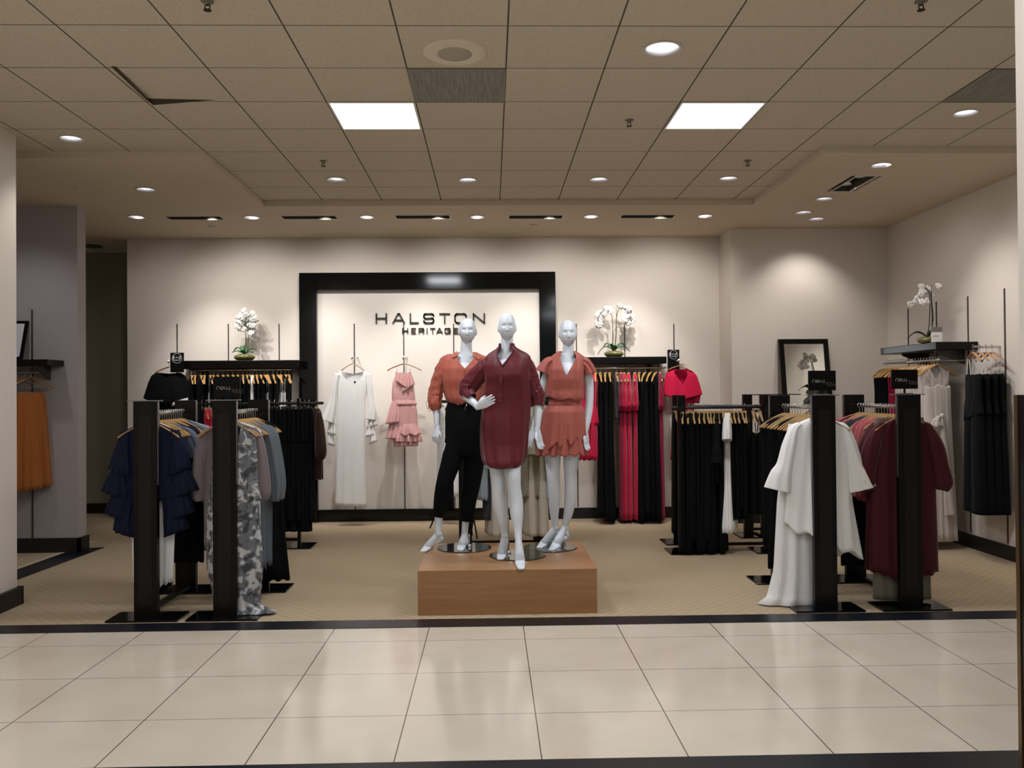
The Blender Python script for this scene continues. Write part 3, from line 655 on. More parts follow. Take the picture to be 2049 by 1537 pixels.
# ================================================================ MANNEQUINS
def head_shape(mb, c, hw, hh, turn=0, tilt=0):
    n, m = 72, 60; V = []
    G = lambda a, b: math.exp(-(a*a+b*b))
    for j in range(m+1):
        ph = PI*j/m
        for i in range(n):
            a = 2*PI*i/n; x, y, z = math.sin(ph)*math.cos(a), math.sin(ph)*math.sin(a), math.cos(ph)
            d = max(0, -z); sx = 1-.30*d**2.2; q = min(1.55, math.sin(ph)**-.30) if 0 < z and ph > .01 else 1.0; px, py_, pz_ = hw*x*sx*q, .092*y*q, hh*z
            if y > 0 and z < 0: py_ *= 1-.55*min(1, d*1.1)
            f = max(0, -y)**1.5
            o = -.012*G((abs(x)-.42)/.22, (z-.06)/.12)*f + .003*G(x/.7, (z-.27)/.1)*f
            if z < .12: nz = min(1, max(0, (.12-z)/.42)); nz = nz if z > -.33 else max(0, 1-(-.33-z)/.05); o += .023*nz*math.exp(-(x/(.09+.06*nz))**2)*f
            o += .009*f*(G(x/.22, (z+.50)/.05)+1.1*G(x/.19, (z+.64)/.06)) - .005*f*G(x/.26, (z+.565)/.025) + .005*G(x/.3, (z+.88)/.12)*f + .003*G((abs(x)-.55)/.2, (z+.2)/.2)*f
            V.append((px, py_-o, pz_))
    for s_ in (-1, 1): 
        pass
    F = [(j*n+i, (j+1)*n+i, (j+1)*n+(i+1) % n, j*n+(i+1) % n) for j in range(m) for i in range(n)]
    M = Matrix.Translation(c) @ Matrix.Rotation(turn, 4, 'Z') @ Matrix.Rotation(tilt, 4, 'X')
    mb.add([M @ Vector(v) for v in V], F)
    for s_ in (-1, 1):
        e = MB().ball((s_*hw*.99, .012, -.008), (.008, .018, .030), 12, 10); mb.add([M @ Vector(v) for v in e.v], e.f)
def hand_shape(mb, w, d, side, nrm, curl=.5, spread=.12, s=1.0, thumb=.8, thumbcurl=.2):
    w, d = Vector(w), Vector(d).normalized(); side = (Vector(side)-d*Vector(side).dot(d)).normalized(); nrm = Vector(nrm); nrm = (nrm-d*nrm.dot(d)-side*nrm.dot(side)).normalized()
    k = w+d*.085*s
    mb.tube([w-d*.02, w+d*.02*s, w+d*.055*s, k], [(.024, .019), (.032, .017), (.038, .015), (.037, .012)], 14, 3, hint=nrm)
    for q, L in ((-.029, .062), (-.010, .076), (.010, .080), (.029, .072)):   # little finger first
        p = k-d*.006+side*q*s; dd = (d+side*q*spread*30*.3).normalized(); pts = [p-dd*.015]; ang = 0; cur = p
        pts.append(cur)
        for f_, seg in enumerate((.42, .32, .26)):
            ang += curl*(.45 if f_ == 0 else .55); v = dd*math.cos(ang)+nrm*math.sin(ang); cur = cur+v*L*seg*s; pts.append(cur)
        mb.tube(pts, [.0088, .0088, .0080, .0072, .0058], 9, 2, hint=side)
    p = w+d*.022*s+side*.022*s; v1 = (d*.62+side*thumb+nrm*.25).normalized(); v2 = (d*.9+side*thumb*.5+nrm*(.2+thumbcurl)).normalized()
    mb.tube([p-v1*.012, p+v1*.02*s, p+v1*.044*s, p+v1*.044*s+v2*.034*s], [.0135, .0125, .0098, .0068], 9, 3, hint=nrm)
def leg_shape(mb, pts, k, toe, ball, heel, Y):       # pts (px, py, dY, half-width px)
    P = [at(p[0], p[1], Y+p[2]) for p in pts]; R_ = [(p[3]/k, p[3]/k*1.12) for p in pts]
    mb.tube(P, R_, 20, 5, hint=(0, 1, 0))
    an = P[-1]; toe, ball, heel = Vector(toe), Vector(ball), Vector(heel)
    mb.tube([an+Vector((0, 0, .04)), an.lerp(ball, .25)+Vector((0, -.0, .010)), an.lerp(ball, .62), ball, toe], [(.017, .018), (.027, .027), (.026, .034), (.015, .038), (.010, .026)], 16, 5, hint=(1, 0, 0))
    mb.tube([an+Vector((0, .01, .03)), an.lerp(heel, .6), heel, heel.lerp(ball, .5)], [(.022, .022), (.025, .025), (.024, .022), (.028, .014)], 14, 4, hint=(1, 0, 0))
def finish_body(mb, root, name='body', vox=.0030):
    o = mb.build(name, M_manq, root, smooth=True)
    r = o.modifiers.new('join', 'REMESH'); r.mode = 'VOXEL'; r.voxel_size = vox; r.use_smooth_shade = True
    s_ = o.modifiers.new('smooth', 'SMOOTH'); s_.factor = .5; s_.iterations = 2
    return o
def mrows(rows, Y):                                   # (py, xl, xr, ry, cy) in photo pixels at depth Y
    out = []
    for r in rows:
        a, b = at(r[1], r[0], Y), at(r[2], r[0], Y); out.append(((a.z+b.z)/2, (a.x+b.x)/2, (b.x-a.x)/2, r[3], Y+(r[4] if len(r) > 4 else 0)))
    return out
def zof(py, Y, px=1000): return at(px, py, Y).z
def disc(root, px, py, rod=None):
    p = atz(px, py, PZ)
    MB().lathe([(0, .001), (.218, .001), (.221, .004), (.218, .008), (0, .008)], p, 56).build('glass_base', M_discg, root, smooth=False)
    if rod is not None: 
        q = Vector(rod); MB().tube([(q.x, q.y, PZ+.006), (q.x, q.y, q.z)], .006, 8, 1).lathe([(.018, 0), (.018, .02), (.006, .022)], (q.x, q.y, PZ+.007), 16).build('support_rod', M_chrome, root, smooth=True)
    return p
Z2 = lambda px, py, h: atz(px, py, PZ+h)

# --- centre mannequin in the burgundy shirt dress
Y2 = 6.5; K2 = FPX/Y2
rt = empty('mannequin', (0, 0, 0), label='white centre mannequin in a burgundy shirt dress, one hand on its hip', cat='mannequin', group='bald white mannequins on the plinth')
b = MB(); T2 = lambda x, y, dy=0: at(x, y, Y2+dy)
head_shape(b, T2(1014.5, 655, .0), 17.2/K2, .106, .02, 0)
b.tube([T2(1015, 668, .02), T2(1014, 690, .02), T2(1013, 703, .02), T2(1012, 716, .02)], [(.046, .048), (.046, .048), (.052, .052), (.085, .06)], 24, 5)
b.tube([T2(1012, 706, .02), T2(1013, 714, .02), T2(1014, 724, .02), T2(1014, 745, 0), T2(1014, 768, 0), T2(1014, 800, .01), T2(1012, 832, .02), T2(1012, 868, .02), T2(1012, 895, .02)],
       [(.07, .05), (.12, .06), (.165, .075), (.155, .105), (.135, .09), (.115, .085), (.135, .10), (.165, .115), (.14, .11)], 30, 4)
leg_shape(b, [(990, 890, .05, 24), (994, 930, .05, 17), (996, 960, .04, 14.5), (997, 985, .04, 13.5), (1000, 1010, .06, 14.5), (1004, 1038, .08, 11.5), (1008, 1062, .10, 7.4), (1010, 1074, .10, 6.6)], K2, Z2(1001, 1119, .012), Z2(1004, 1111, .012), at(1011, 1090, Y2+.12), Y2)
leg_shape(b, [(1032, 890, .0, 24), (1027, 930, -.05, 16.5), (1028, 955, -.08, 14.2), (1028.5, 975, -.08, 13.8), (1032, 1003, -.08, 14.2), (1034, 1030, -.10, 13), (1036, 1058, -.12, 8.4), (1037, 1078, -.14, 7.2)], K2, Z2(1043, 1138, .012), Z2(1041, 1127, .014), at(1037, 1098, Y2-.10), Y2)
# arm on the hip (left in the picture) and hanging arm
b.tube([T2(980, 728, .02), T2(952, 756, .04), T2(928, 786, .05), T2(938, 797, -.02), T2(948, 806, -.08), T2(957, 815, -.12)], [.038, .038, .034, .033, .028, .021], 16, 4)
hand_shape(b, T2(957, 813, -.12), T2(984, 800, -.17)-T2(957, 813, -.12), (-.40, -.1, .9), (.25, .9, -.1), .22, .13, .92, .35, .9)
b.tube([T2(1048, 729, .02), T2(1061, 756, .03), T2(1073, 790, .02), T2(1076.5, 815, 0), T2(1075.5, 840, -.03), T2(1075, 860, -.05)], [.038, .038, .036, .0325, .028, .0195], 16, 4)
hand_shape(b, T2(1075, 861, -.05), T2(1082, 900, -.06)-T2(1075, 861, -.05), (-.7, -.7, 0), (.6, -.6, 0), .25, .12, .95, .45)
finish_body(b, rt); disc(rt, 1036, 1112, (T2(1018, 1000).x, 6.72, PZ+.30))
M_burg = mat('burgundy_satin', '5e1c24', .5, sheen=.2, bump=(26, .45, .12), spec=.25)
rows = mrows([(690, 999, 1029, .052), (697, 996, 1034, .056, .0), (703, 985, 1047, .066), (709, 976, 1059, .078), (716, 970, 1063, .09), (733, 967, 1062, .118, -.01), (752, 970, 1061, .135, -.015), (772, 970, 1062, .122, -.005), (800, 965, 1064, .12), (830, 963, 1062, .125), (860, 961, 1059, .135), (890, 962, 1057, .14), (912, 964, 1055, .15, -.01), (924, 967, 1051, .155, -.02), (931, 971, 1046, .15, -.02), (934, 976, 1040, .14, -.02)], Y2)
zt = zof(691, Y2); zb_ = zof(931, Y2)
m_ = MB(); cloth_surf(m_, rows, 5, 150, 90, (.004, .016), (3, 6, 10), ztop=vneck(zt, zt-zof(737, Y2), .62, .0, -.2), zbot=lambda c, s_, u: zb_-.022*(1-abs(c))+.006*math.sin(5*c+1), drift=.9, dense=1.3)
m0_ = m_; dress = m_.build('shirt_dress', M_burg, rt, smooth=True, solid=.003)
for pts, rad in (([T2(990, 723, 0), T2(973, 733, .01), T2(951, 757, .03), T2(937, 776, .03), T2(938, 787, .0), T2(945, 796, -.07)], [(.045, .05), (.060, .065), (.070, .07), (.068, .06), (.055, .05), (.030, .030)]),
                 ([T2(1038, 720, 0), T2(1049, 727, .01), T2(1059, 750, .02), T2(1067, 775, .02), T2(1074, 790, .01), T2(1075.5, 799, .0), T2(1075.5, 812, -.01)], [(.045, .05), (.060, .065), (.062, .065), (.058, .06), (.058, .05), (.045, .042), (.040, .038)])):
    m_ = MB(); cloth_tube(m_, pts, rad, 4, 56, 9, .007, (4, 7, 11), rough=.003); m_.build('sleeve', M_burg, dress, smooth=True, solid=.003)
c_ = MB(); edge = [Vector(v) for v in m0_.v[75:150]]
c_.tube([e+Vector((0, -.002, .004)) for e in edge], [(.0035, .0105)]*len(edge), 8, 1, hint=(0, 0, 1))
c_.build('collar_band', M_burg, dress, smooth=True)
MB().tube([at(1004, 737, Y2-.134), at(1003, 760, Y2-.149), at(1002, 785, Y2-.131), at(1001, 806, Y2-.131)], [(.012, .003)]*4, 8, 5).build('button_placket', M_burg, dress, smooth=True)
for py in (762, 776, 790, 803):
    MB().ball((0, 0, 0), (.005, .003, .005), 10, 6).build('button', mat('burgundy_button', '8a4a52', .3), dress, smooth=True).location = at(1002.5, py, Y2-.150 if py < 772 else Y2-.137)

# --- left mannequin in the coral blouse and black trousers
Y1 = 6.95; K1 = FPX/Y1; T1 = lambda x, y, dy=0: at(x, y, Y1+dy)
rt = empty('mannequin', (0, 0, 0), label='white mannequin in a coral blouse and cropped black trousers, left on the plinth', cat='mannequin', group='bald white mannequins on the plinth')
b = MB(); head_shape(b, T1(935.5, 662.5), 17.3/K1, .103, .0, .02)
b.tube([T1(934, 675, .02), T1(933, 695, .02), T1(933, 706, .02), T1(933, 722, .02)], [(.046, .048), (.046, .048), (.054, .05), (.10, .06)], 24, 5)
b.tube([T1(933, 712, .02), T1(932, 722, .02), T1(931, 732, .02), T1(930, 752, 0), T1(930, 775, 0), T1(930, 805, .01), T1(931, 840, .02), T1(930, 880, .02)],
       [(.07, .05), (.13, .06), (.165, .075), (.155, .10), (.135, .09), (.115, .085), (.15, .11), (.15, .11)], 30, 4)
leg_shape(b, [(905, 890, .0, 18), (892, 960, -.03, 14), (885, 1000, .0, 12.5), (878, 1035, 0, 8.4), (876.5, 1060, .0, 7), (878, 1070, .0, 7)], K1, Z2(847, 1103, .012), Z2(855, 1096, .014), at(882, 1079, Y1+.02), Y1)
leg_shape(b, [(950, 890, .05, 18), (945, 960, .05, 14), (938, 1000, .06, 12.5), (932, 1042, .08, 7.6), (930, 1062, .09, 6.8), (930, 1070, .09, 6.6)], K1, Z2(921, 1101, .012), Z2(923, 1094, .014), at(932, 1086, Y1+.08), Y1)
b.tube([T1(901, 730, .02), T1(884, 764, .03), T1(872, 800, .02), T1(873.5, 823, 0), T1(874.5, 842, -.02), T1(875, 857, -.03)], [.038, .036, .034, .030, .0255, .0185], 16, 4)
hand_shape(b, T1(875, 857, -.03), T1(869, 884, -.05)-T1(875, 857, -.03), (.75, -.6, 0), (.5, .6, 0), .75, .1, .85, .5)
finish_body(b, rt); disc(rt, 929, 1097, (T1(938, 1000).x, 7.03, PZ+.11))
M_coral = mat('coral_satin', 'ac5c4c', .55, sheen=.2, bump=(24, .5, .15), spec=.22)
rows = mrows([(704, 914, 951, .055), (709, 905, 960, .065), (714, 893, 972, .08), (720, 885, 978, .09), (738, 882, 980, .115, -.01), (760, 884, 976, .125, -.01), (780, 888, 972, .125), (796, 893, 968, .135), (804, 897, 965, .13), (809, 903, 960, .11)], Y1)
zt = zof(705, Y1); zb_ = zof(807, Y1)
m_ = MB(); cloth_surf(m_, rows, 8, 140, 60, (.004, .014), (4, 7, 12), ztop=vneck(zt, zt-zof(738, Y1), .60, 0), zbot=lambda c, s_, u: zb_+.012*math.sin(5*c+.5), drift=.5)
bl = m_.build('blouse', M_coral, rt, smooth=True, solid=.003)
for pts, rad in (([T1(906, 722, 0), T1(897, 726, .01), T1(886, 743, .01), T1(877, 768, .02), T1(871, 792, .02), T1(871, 808, 0), T1(874, 820, 0)], [(.050, .05), (.061, .06), (.060, .06), (.055, .055), (.055, .055), (.050, .05), (.033, .033)]),
                 ([T1(965, 722, .03), T1(975, 742, .04), T1(980, 770, .05), T1(978, 800, .05)], [(.06, .055), (.065, .06), (.06, .055), (.05, .05)])):
    m_ = MB(); cloth_tube(m_, pts, rad, 6, 52, 9, .010, (4, 7, 10), rough=.004); m_.build('sleeve', M_coral, bl, smooth=True, solid=.003)
for s_, pts in ((1, [(914, 703), (903, 712), (906, 716.5), (917, 711)]), (-1, [(950, 706), (964, 715), (957, 720), (946, 712)])):
    P = [at(x, y, Y1-(.02, .06, .085, .075)[i]) for i, (x, y) in enumerate(pts)]
    MB().add(P, [(0, 1, 2, 3)]).build('collar_wing', M_coral, bl, solid=.005)
MB().tube([at(929, 740, Y1-.138), at(928, 752, Y1-.14), at(930, 765, Y1-.14)], .003, 6, 3).build('neck_tie', mat('coral_tie', '9a4a3a', .6), bl, smooth=True)
for q in ((855, 806), (859, 812)):
    MB().tube([at(861, 795, Y1-.05), at(q[0]-2, q[1], Y1-.06), at(q[0], q[1]+12, Y1-.05), at(q[0]+3, q[1]+6, Y1-.05), at(861, 800, Y1-.05)], .0016, 6, 4).build('cuff_tie', MC['coral_tie'], bl, smooth=True)
M_blk = cloth('black_crepe', '060708', .9, .0)
M_blk2 = cloth('black_navy_crepe', '05080c', .85, .02)
m_ = MB()
cloth_surf(m_, mrows([(805, 896, 966, .10), (815, 894, 968, .105), (835, 891, 970, .12), (860, 891, 970, .125), (885, 892, 968, .115), (905, 897, 962, .10), (912, 902, 955, .09)], Y1), 2, 96, 30, (.002, .006), (6, 11))
tr = m_.build('trousers', M_blk, rt, smooth=True, solid=.003)
m_ = MB(); cloth_tube(m_, [T1(914, 845, .0), T1(912, 885, 0), T1(904, 920, -.02), T1(890, 965, -.02), T1(883, 1000, 0), T1(877, 1034, 0)], [(.080, .09), (.088, .105), (.080, .09), (.066, .075), (.060, .065), (.042, .05)], 3, 48, 8, .005, (4, 7)); m_.build('trouser_leg', M_blk, tr, smooth=True, solid=.003)
m_ = MB(); cloth_tube(m_, [T1(948, 845, .02), T1(948, 885, .03), T1(948, 920, .04), T1(944, 965, .05), T1(938, 1000, .06), T1(935, 1042, .07)], [(.078, .09), (.085, .10), (.085, .09), (.072, .075), (.064, .065), (.048, .05)], 9, 48, 8, .005, (4, 7)); m_.build('trouser_leg', M_blk, tr, smooth=True, solid=.003)
for pts in ([(866, 1024), (862, 1030), (866, 1042), (860, 1057)], [(947, 1040), (944, 1060), (945, 1071)], [(948, 1040), (952, 1060), (955, 1078)]):
    MB().tube([at(x, y, Y1-.03 if x < 900 else Y1+.0) for x, y in pts], [(.006, .002)]*len(pts), 6, 4).build('hem_tie', M_blk, tr, smooth=True)
MB().tube([at(933, 806, Y1-.115), at(934, 812, Y1-.13)], .003, 6, 1).tube([at(931, 812, Y1-.13), at(931, 821, Y1-.13)], .003, 6, 1).build('waist_tie_tips', M_chrome, tr)

# --- right mannequin in the pleated dusty coral romper
Y3 = 7.0; K3 = FPX/Y3; T3 = lambda x, y, dy=0: at(x, y, Y3+dy)
rt = empty('mannequin', (0, 0, 0), label='white mannequin in a ruffled dusty coral romper, right on the plinth', cat='mannequin', group='bald white mannequins on the plinth')
b = MB(); head_shape(b, T3(1136.5, 667.5), 17.8/K3, .108, -.02, .03)
b.tube([T3(1137, 682, .02), T3(1137, 700, .02), T3(1136, 710, .02), T3(1134, 722, .02)], [(.046, .048), (.047, .048), (.056, .05), (.10, .06)], 24, 5)
b.tube([T3(1134, 714, .02), T3(1133, 722, .02), T3(1132, 732, .02), T3(1131, 752, 0), T3(1131, 775, 0), T3(1130, 803, .01), T3(1128, 840, .02), T3(1127, 885, .02)],
       [(.07, .05), (.13, .06), (.16, .075), (.15, .10), (.13, .09), (.115, .085), (.15, .11), (.15, .11)], 30, 4)
leg_shape(b, [(1105, 885, 0, 19), (1106, 925, 0, 15.5), (1107, 950, -.02, 13.4), (1108, 972, -.02, 12.6), (1109, 1000, 0, 12), (1109, 1030, .02, 8.8), (1110.5, 1052, .04, 6.4), (1112, 1058, .04, 6.2)], K3, Z2(1079, 1096, .012), Z2(1087, 1089, .014), at(1115, 1070, Y3+.08), Y3)
leg_shape(b, [(1146, 885, .0, 19), (1142.5, 925, .0, 15.5), (1141.5, 950, .0, 12.8), (1141.5, 975, .0, 12), (1141, 1000, .02, 12), (1137, 1028, .03, 9.4), (1131, 1050, .04, 6.6), (1130, 1058, .04, 6.4)], K3, Z2(1103, 1101, .012), Z2(1111, 1093, .014), at(1134, 1074, Y3+.06), Y3)
b.tube([T3(1104, 730, .02), T3(1090, 765, .04), T3(1082, 805, .05), T3(1074, 835, .06), T3(1066, 862, .05)], [.043, .038, .033, .028, .019], 16, 4)
hand_shape(b, T3(1066, 863, .05), T3(1055, 900, .03)-T3(1066, 863, .05), (.6, -.7, 0), (.6, .3, 0), .4, .12, .95, .5)
b.tube([T3(1168, 730, .02), T3(1178, 760, .03), T3(1179.5, 800, .02), T3(1177.5, 828, 0), T3(1174, 850, -.02), T3(1171.5, 866, -.03)], [.043, .0385, .034, .031, .026, .019], 16, 4)
hand_shape(b, T3(1171.5, 867, -.03), T3(1174, 905, -.04)-T3(1171.5, 867, -.03), (-.7, -.7, 0), (.5, -.6, 0), .3, .10, .92, .4)
finish_body(b, rt); disc(rt, 1101, 1096, (T3(1128, 1000).x, 7.08, PZ+.12))
M_dusty = mat('dusty_coral_satin', 'a65b50', .55, sheen=.2, bump=(26, .5, .15), spec=.22)
rows = mrows([(702, 1119, 1152, .055), (708, 1110, 1160, .065), (713, 1103, 1168, .078), (720, 1099, 1171, .09), (740, 1094, 1169, .115, -.01), (760, 1093, 1168, .12, -.01), (780, 1092, 1168, .115), (792, 1092, 1168, .12), (799, 1095, 1166, .12), (804, 1101, 1160, .10)], Y3)
zt = zof(704, Y3); zb_ = zof(801, Y3)
m_ = MB(); cloth_surf(m_, rows, 12, 140, 60, (.006, .012), (6, 10, 15), ztop=vneck(zt, zt-zof(755, Y3), .62, 0, 0), zbot=lambda c, s_, u: zb_+.012*math.sin(6*c+.5)-.012*c, drift=.4)
rm = m_.build('romper_top', M_dusty, rt, smooth=True, solid=.003)
for pts, rad in (([T3(1107, 722, 0), T3(1099, 727, .0), T3(1092, 736, .0), T3(1087, 746, 0)], [(.035, .05), (.045, .055), (.048, .06), (.055, .07)]), ([T3(1162, 722, 0), T3(1170, 727, .0), T3(1177, 737, .0), T3(1181, 748, 0)], [(.035, .05), (.045, .055), (.048, .06), (.055, .07)])):
    m_ = MB(); cloth_tube(m_, pts, rad, 6, 60, 8, .014, (6, 9)); m_.build('cap_sleeve', M_dusty, rm, smooth=True, solid=.003)
m_ = MB(); cloth_surf(m_, mrows([(797, 1100, 1160, .098), (804, 1098, 1161, .096), (813, 1097, 1162, .098)], Y3), 3, 90, 12, (.001, .001), (30, 41)); m_.build('waistband', M_dusty, rm, smooth=True, solid=.003)
ws = [(812, 1097, 1163, .10), (824, 1090, 1167, .12), (850, 1086, 1168, .13), (880, 1082, 1170, .14), (903, 1078, 1174, .15), (912, 1076, 1176, .155)]
z9 = zof(911, Y3)
m_ = MB(); cloth_surf(m_, mrows(ws, Y3), 14, 200, 44, (.003, .024), (8, 13, 18), zbot=lambda c, s_, u: z9+.008*math.sin(2*PI*13*u), drift=.15); m_.build('under_skirt', M_dusty, rm, smooth=True, solid=.003)
zh = zof(880, Y3)
def zig(c, s_, u):
    k = (c*2.3+.45) % 1.0; k = k/.8 if k < .8 else (1-k)/.2; return zh-.055+.055*k+.045*c
m_ = MB(); cloth_surf(m_, [(r[0], r[1], r[2]*1.03+.004, r[3]+.014, r[4]) for r in mrows(ws[:5], Y3)], 15, 260, 40, (.004, .022), (7, 12, 17), zbot=zig, drift=.12); m_.build('skirt_overlay', M_dusty, rm, smooth=True, solid=.003)

# ================================================================ HANGERS
def hanger_proto(name, m, half=.215, drop=.105, bow=-.03, clips=False):
    t = empty(name, (0, 0, 0))
    h = MB(); h.tube([(.014, 0, -.012), (.018, 0, .004), (.010, 0, .016), (-.004, 0, .0175), (-.015, 0, .006), (-.014, 0, -.010), (0, 0, -.022), (0, 0, -.048), (0, 0, -.062)], .0022, 6, 3, hint=(0, 1, 0))
    h.build('hook', M_chrome, t, smooth=True)
    b = MB()
    if clips:
        b.tube([(-half*.8, 0, -.062), (half*.8, 0, -.062)], .0035, 8, 1, hint=(0, 0, 1)); b.build('bar', M_chrome, t, smooth=True)
        for q in (-.12, .12): MB().box(q-.016, q+.016, -.008, .008, -.10, -.052).build('clip', M_base, t, bevel=.002)
    else:
        pts = [(x, bow*abs(x/half)**1.5, -.060-drop*abs(x/half)**1.25*(1 if abs(x) < half*.99 else 1.06)) for x in np.linspace(-half, half, 13)]
        rad = [(.0055, .009+.011*(1-abs(p[0]/half))**1.5) if abs(p[0]) < half*.9 else (.007, .010) for p in pts]
        b.tube(pts, rad, 10, 2, hint=(0, 1, 0)); b.build('shoulder_bar', m, t, smooth=True)
    return t
HP = {}
def hang(kind, p, rz, label, group, scale=1):
    if kind not in HP:
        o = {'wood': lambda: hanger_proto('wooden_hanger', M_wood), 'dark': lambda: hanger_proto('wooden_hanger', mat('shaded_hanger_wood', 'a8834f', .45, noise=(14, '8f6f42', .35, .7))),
             'pale': lambda: hanger_proto('wooden_hanger', M_wood2, .2, .075, 0), 'small': lambda: hanger_proto('wooden_hanger', M_wood2, .13, .075, 0), 'clip': lambda: hanger_proto('clip_hanger', M_wood, clips=True)}[kind]()
        HP[kind] = o
    else: o = copy_tree(HP[kind])
    o.location = p; o.rotation_euler = (0, 0, rz); o.scale = (scale,)*3
    return tag(o, label, 'hanger', group)

# ================================================================ HANGING CLOTHES (origin at the rail)
def top_rows(L, half=.2, ry=.03, body=None, hem=None, hry=None):
    body = body or half*.98; hem = hem or body; hry = hry or ry*1.3
    return [(-.070, 0, .055, ry*.7), (-.085, 0, .10, ry*.85), (-.108, 0, half*.82, ry), (-.125, 0, half, ry*1.05), (-.16, 0, half*1.04, ry*1.1), (-.30, 0, body, ry*1.15), (-.5, 0, body, ry*1.2), (-L, 0, hem, hry)]
def g_top(L=.72, half=.2, ry=.03, body=None, hem=None, hry=None, neck=.12, fold=(.002, .010), freqs=(6, 10, 15), slv=None, hi=0, seed=1, nv=34, nu=72):
    mb = MB(); rows = top_rows(L, half, ry, body, hem, hry)
    cloth_surf(mb, rows, seed, nu, nv, fold, freqs, ztop=vneck(-.072, neck, .55, .01), zbot=(lambda c, s_, u: -L+hi*(1-abs(c))+.008*math.sin(15*u*6.28)), drift=.5)
    S_ = []
    if slv:
        for s_ in (-1, 1):
            m2 = MB(); cloth_tube(m2, [(s_*x, y, z) for x, y, z, a, b_ in slv], [(a, b_) for x, y, z, a, b_ in slv], seed, 30, 6, .006, (4, 7)); S_.append(m2)
    return mb, S_
SL_SHORT = [(half, 0, z, a, b) for half, z, a, b in ((.14, -.118, .012, .014), (.175, -.135, .028, .02), (.20, -.17, .05, .025), (.235, -.25, .055, .03), (.26, -.33, .055, .03))]
SL_LONG = [(x, 0, z, a, b) for x, z, a, b in ((.14, -.118, .012, .014), (.178, -.14, .03, .02), (.205, -.20, .042, .025), (.235, -.38, .045, .03), (.25, -.55, .05, .03), (.25, -.68, .035, .025))]
SL_SLIM = [(x, 0, z, a, b) for x, z, a, b in ((.14, -.118, .012, .015), (.178, -.145, .03, .025), (.205, -.25, .045, .035), (.225, -.42, .05, .04), (.23, -.58, .055, .04), (.225, -.64, .03, .025))]
SL_PUFF = [(x, 0, z, a, b) for x, z, a, b in ((.14, -.118, .012, .015), (.178, -.145, .034, .03), (.22, -.25, .06, .045), (.27, -.42, .085, .055), (.285, -.53, .075, .055), (.275, -.58, .04, .03))]
SL_BELL = [(x, 0, z, a, b) for x, z, a, b in ((.18, -.12, .03, .02), (.22, -.25, .045, .03), (.26, -.38, .05, .035), (.30, -.45, .075, .045), (.32, -.55, .10, .05))]
def g_slip(L=1.1, half=.15, ry=.03, hem=None, top=-.26, fold=(.002, .010), seed=1):
    mb = MB(); cloth_surf(mb, [(top, 0, half*.9, ry*.8), (top-.04, 0, half, ry), (top-.2, 0, half, ry*1.1), (top-.4, 0, half*1.05, ry*1.2), (-L, 0, hem or half*1.3, ry*1.6)], seed, 72, 30, fold, (6, 10, 15), ztop=lambda c, s_: top-.04*(1-abs(abs(c)-.6)/.6))
    st = MB()
    for q in (-1, 1):
        st.tube([(q*half*.62, -ry*.6, top), (q*half*.85, -.01, -.112)], .0028, 6, 1).tube([(q*half*.62, ry*.6, top), (q*half*.85, .008, -.112)], .0028, 6, 1)
    return mb, [st]
def g_pants(L=1.1, half=.17, ry=.025, hem=.1, seed=1):
    mb = MB(); cloth_surf(mb, [(-.078, 0, half*.9, ry), (-.2, 0, half, ry*1.2), (-.42, 0, half*1.05, ry*1.3)], seed, 60, 12, (.001, .005), (6, 9))
    for q in (-1, 1): cloth_tube(mb, [(q*half*.48, 0, -.38), (q*half*.52, 0, -.7), (q*(half*.55), 0, -L)], [(half*.52, ry*1.2), (half*.5, ry*1.3), (hem, ry*1.6)], seed+q, 40, 10, .006, (5, 8))
    return mb, []
def g_tier(L=.85, half=.17, ry=.03, tiers=((-.42, .2), (-.62, .22), (-.85, .26)), seed=1, flare=.05):
    mb = MB(); cloth_surf(mb, top_rows(L*.9, half, ry, half*.9, half*.95), seed, 70, 26, (.002, .008), (6, 10), ztop=vneck(-.072, .12, .55, .01))
    prev = -.2
    for i, (z, hw) in enumerate(tiers):
        m = (z+.22) if i == 0 else tiers[i-1][0]+.04
        cloth_surf(mb, [(m, 0, hw*.84, ry*1.1), ((m+z)/2, 0, hw*.93, ry*1.4), (z, 0, hw, ry*1.9)], seed+i, 110, 14, (.004, .016), (10, 15, 21), zbot=lambda c, s_, u, z=z: z+.014*math.sin(u*6.28*9+c), drift=.3)
    return mb, []
GM = {}
def put(key, gen, m, p, rz, name, label, cat, group, sname='sleeve', smat=None, **kw):
    k = (key, m.name)
    if k not in GM:
        mb, S_ = gen(**kw); r = mb.build(name, m, smooth=True, solid=.003)
        for q in S_: q.build(sname, smat or m, r, smooth=True, solid=.0025 if sname == 'sleeve' else 0)
        GM[k] = r; o = r
    else:
        o = copy_tree(GM[k])
    o.location = p; o.rotation_euler = (0, 0, rz)
    return tag(o, label, cat, group)
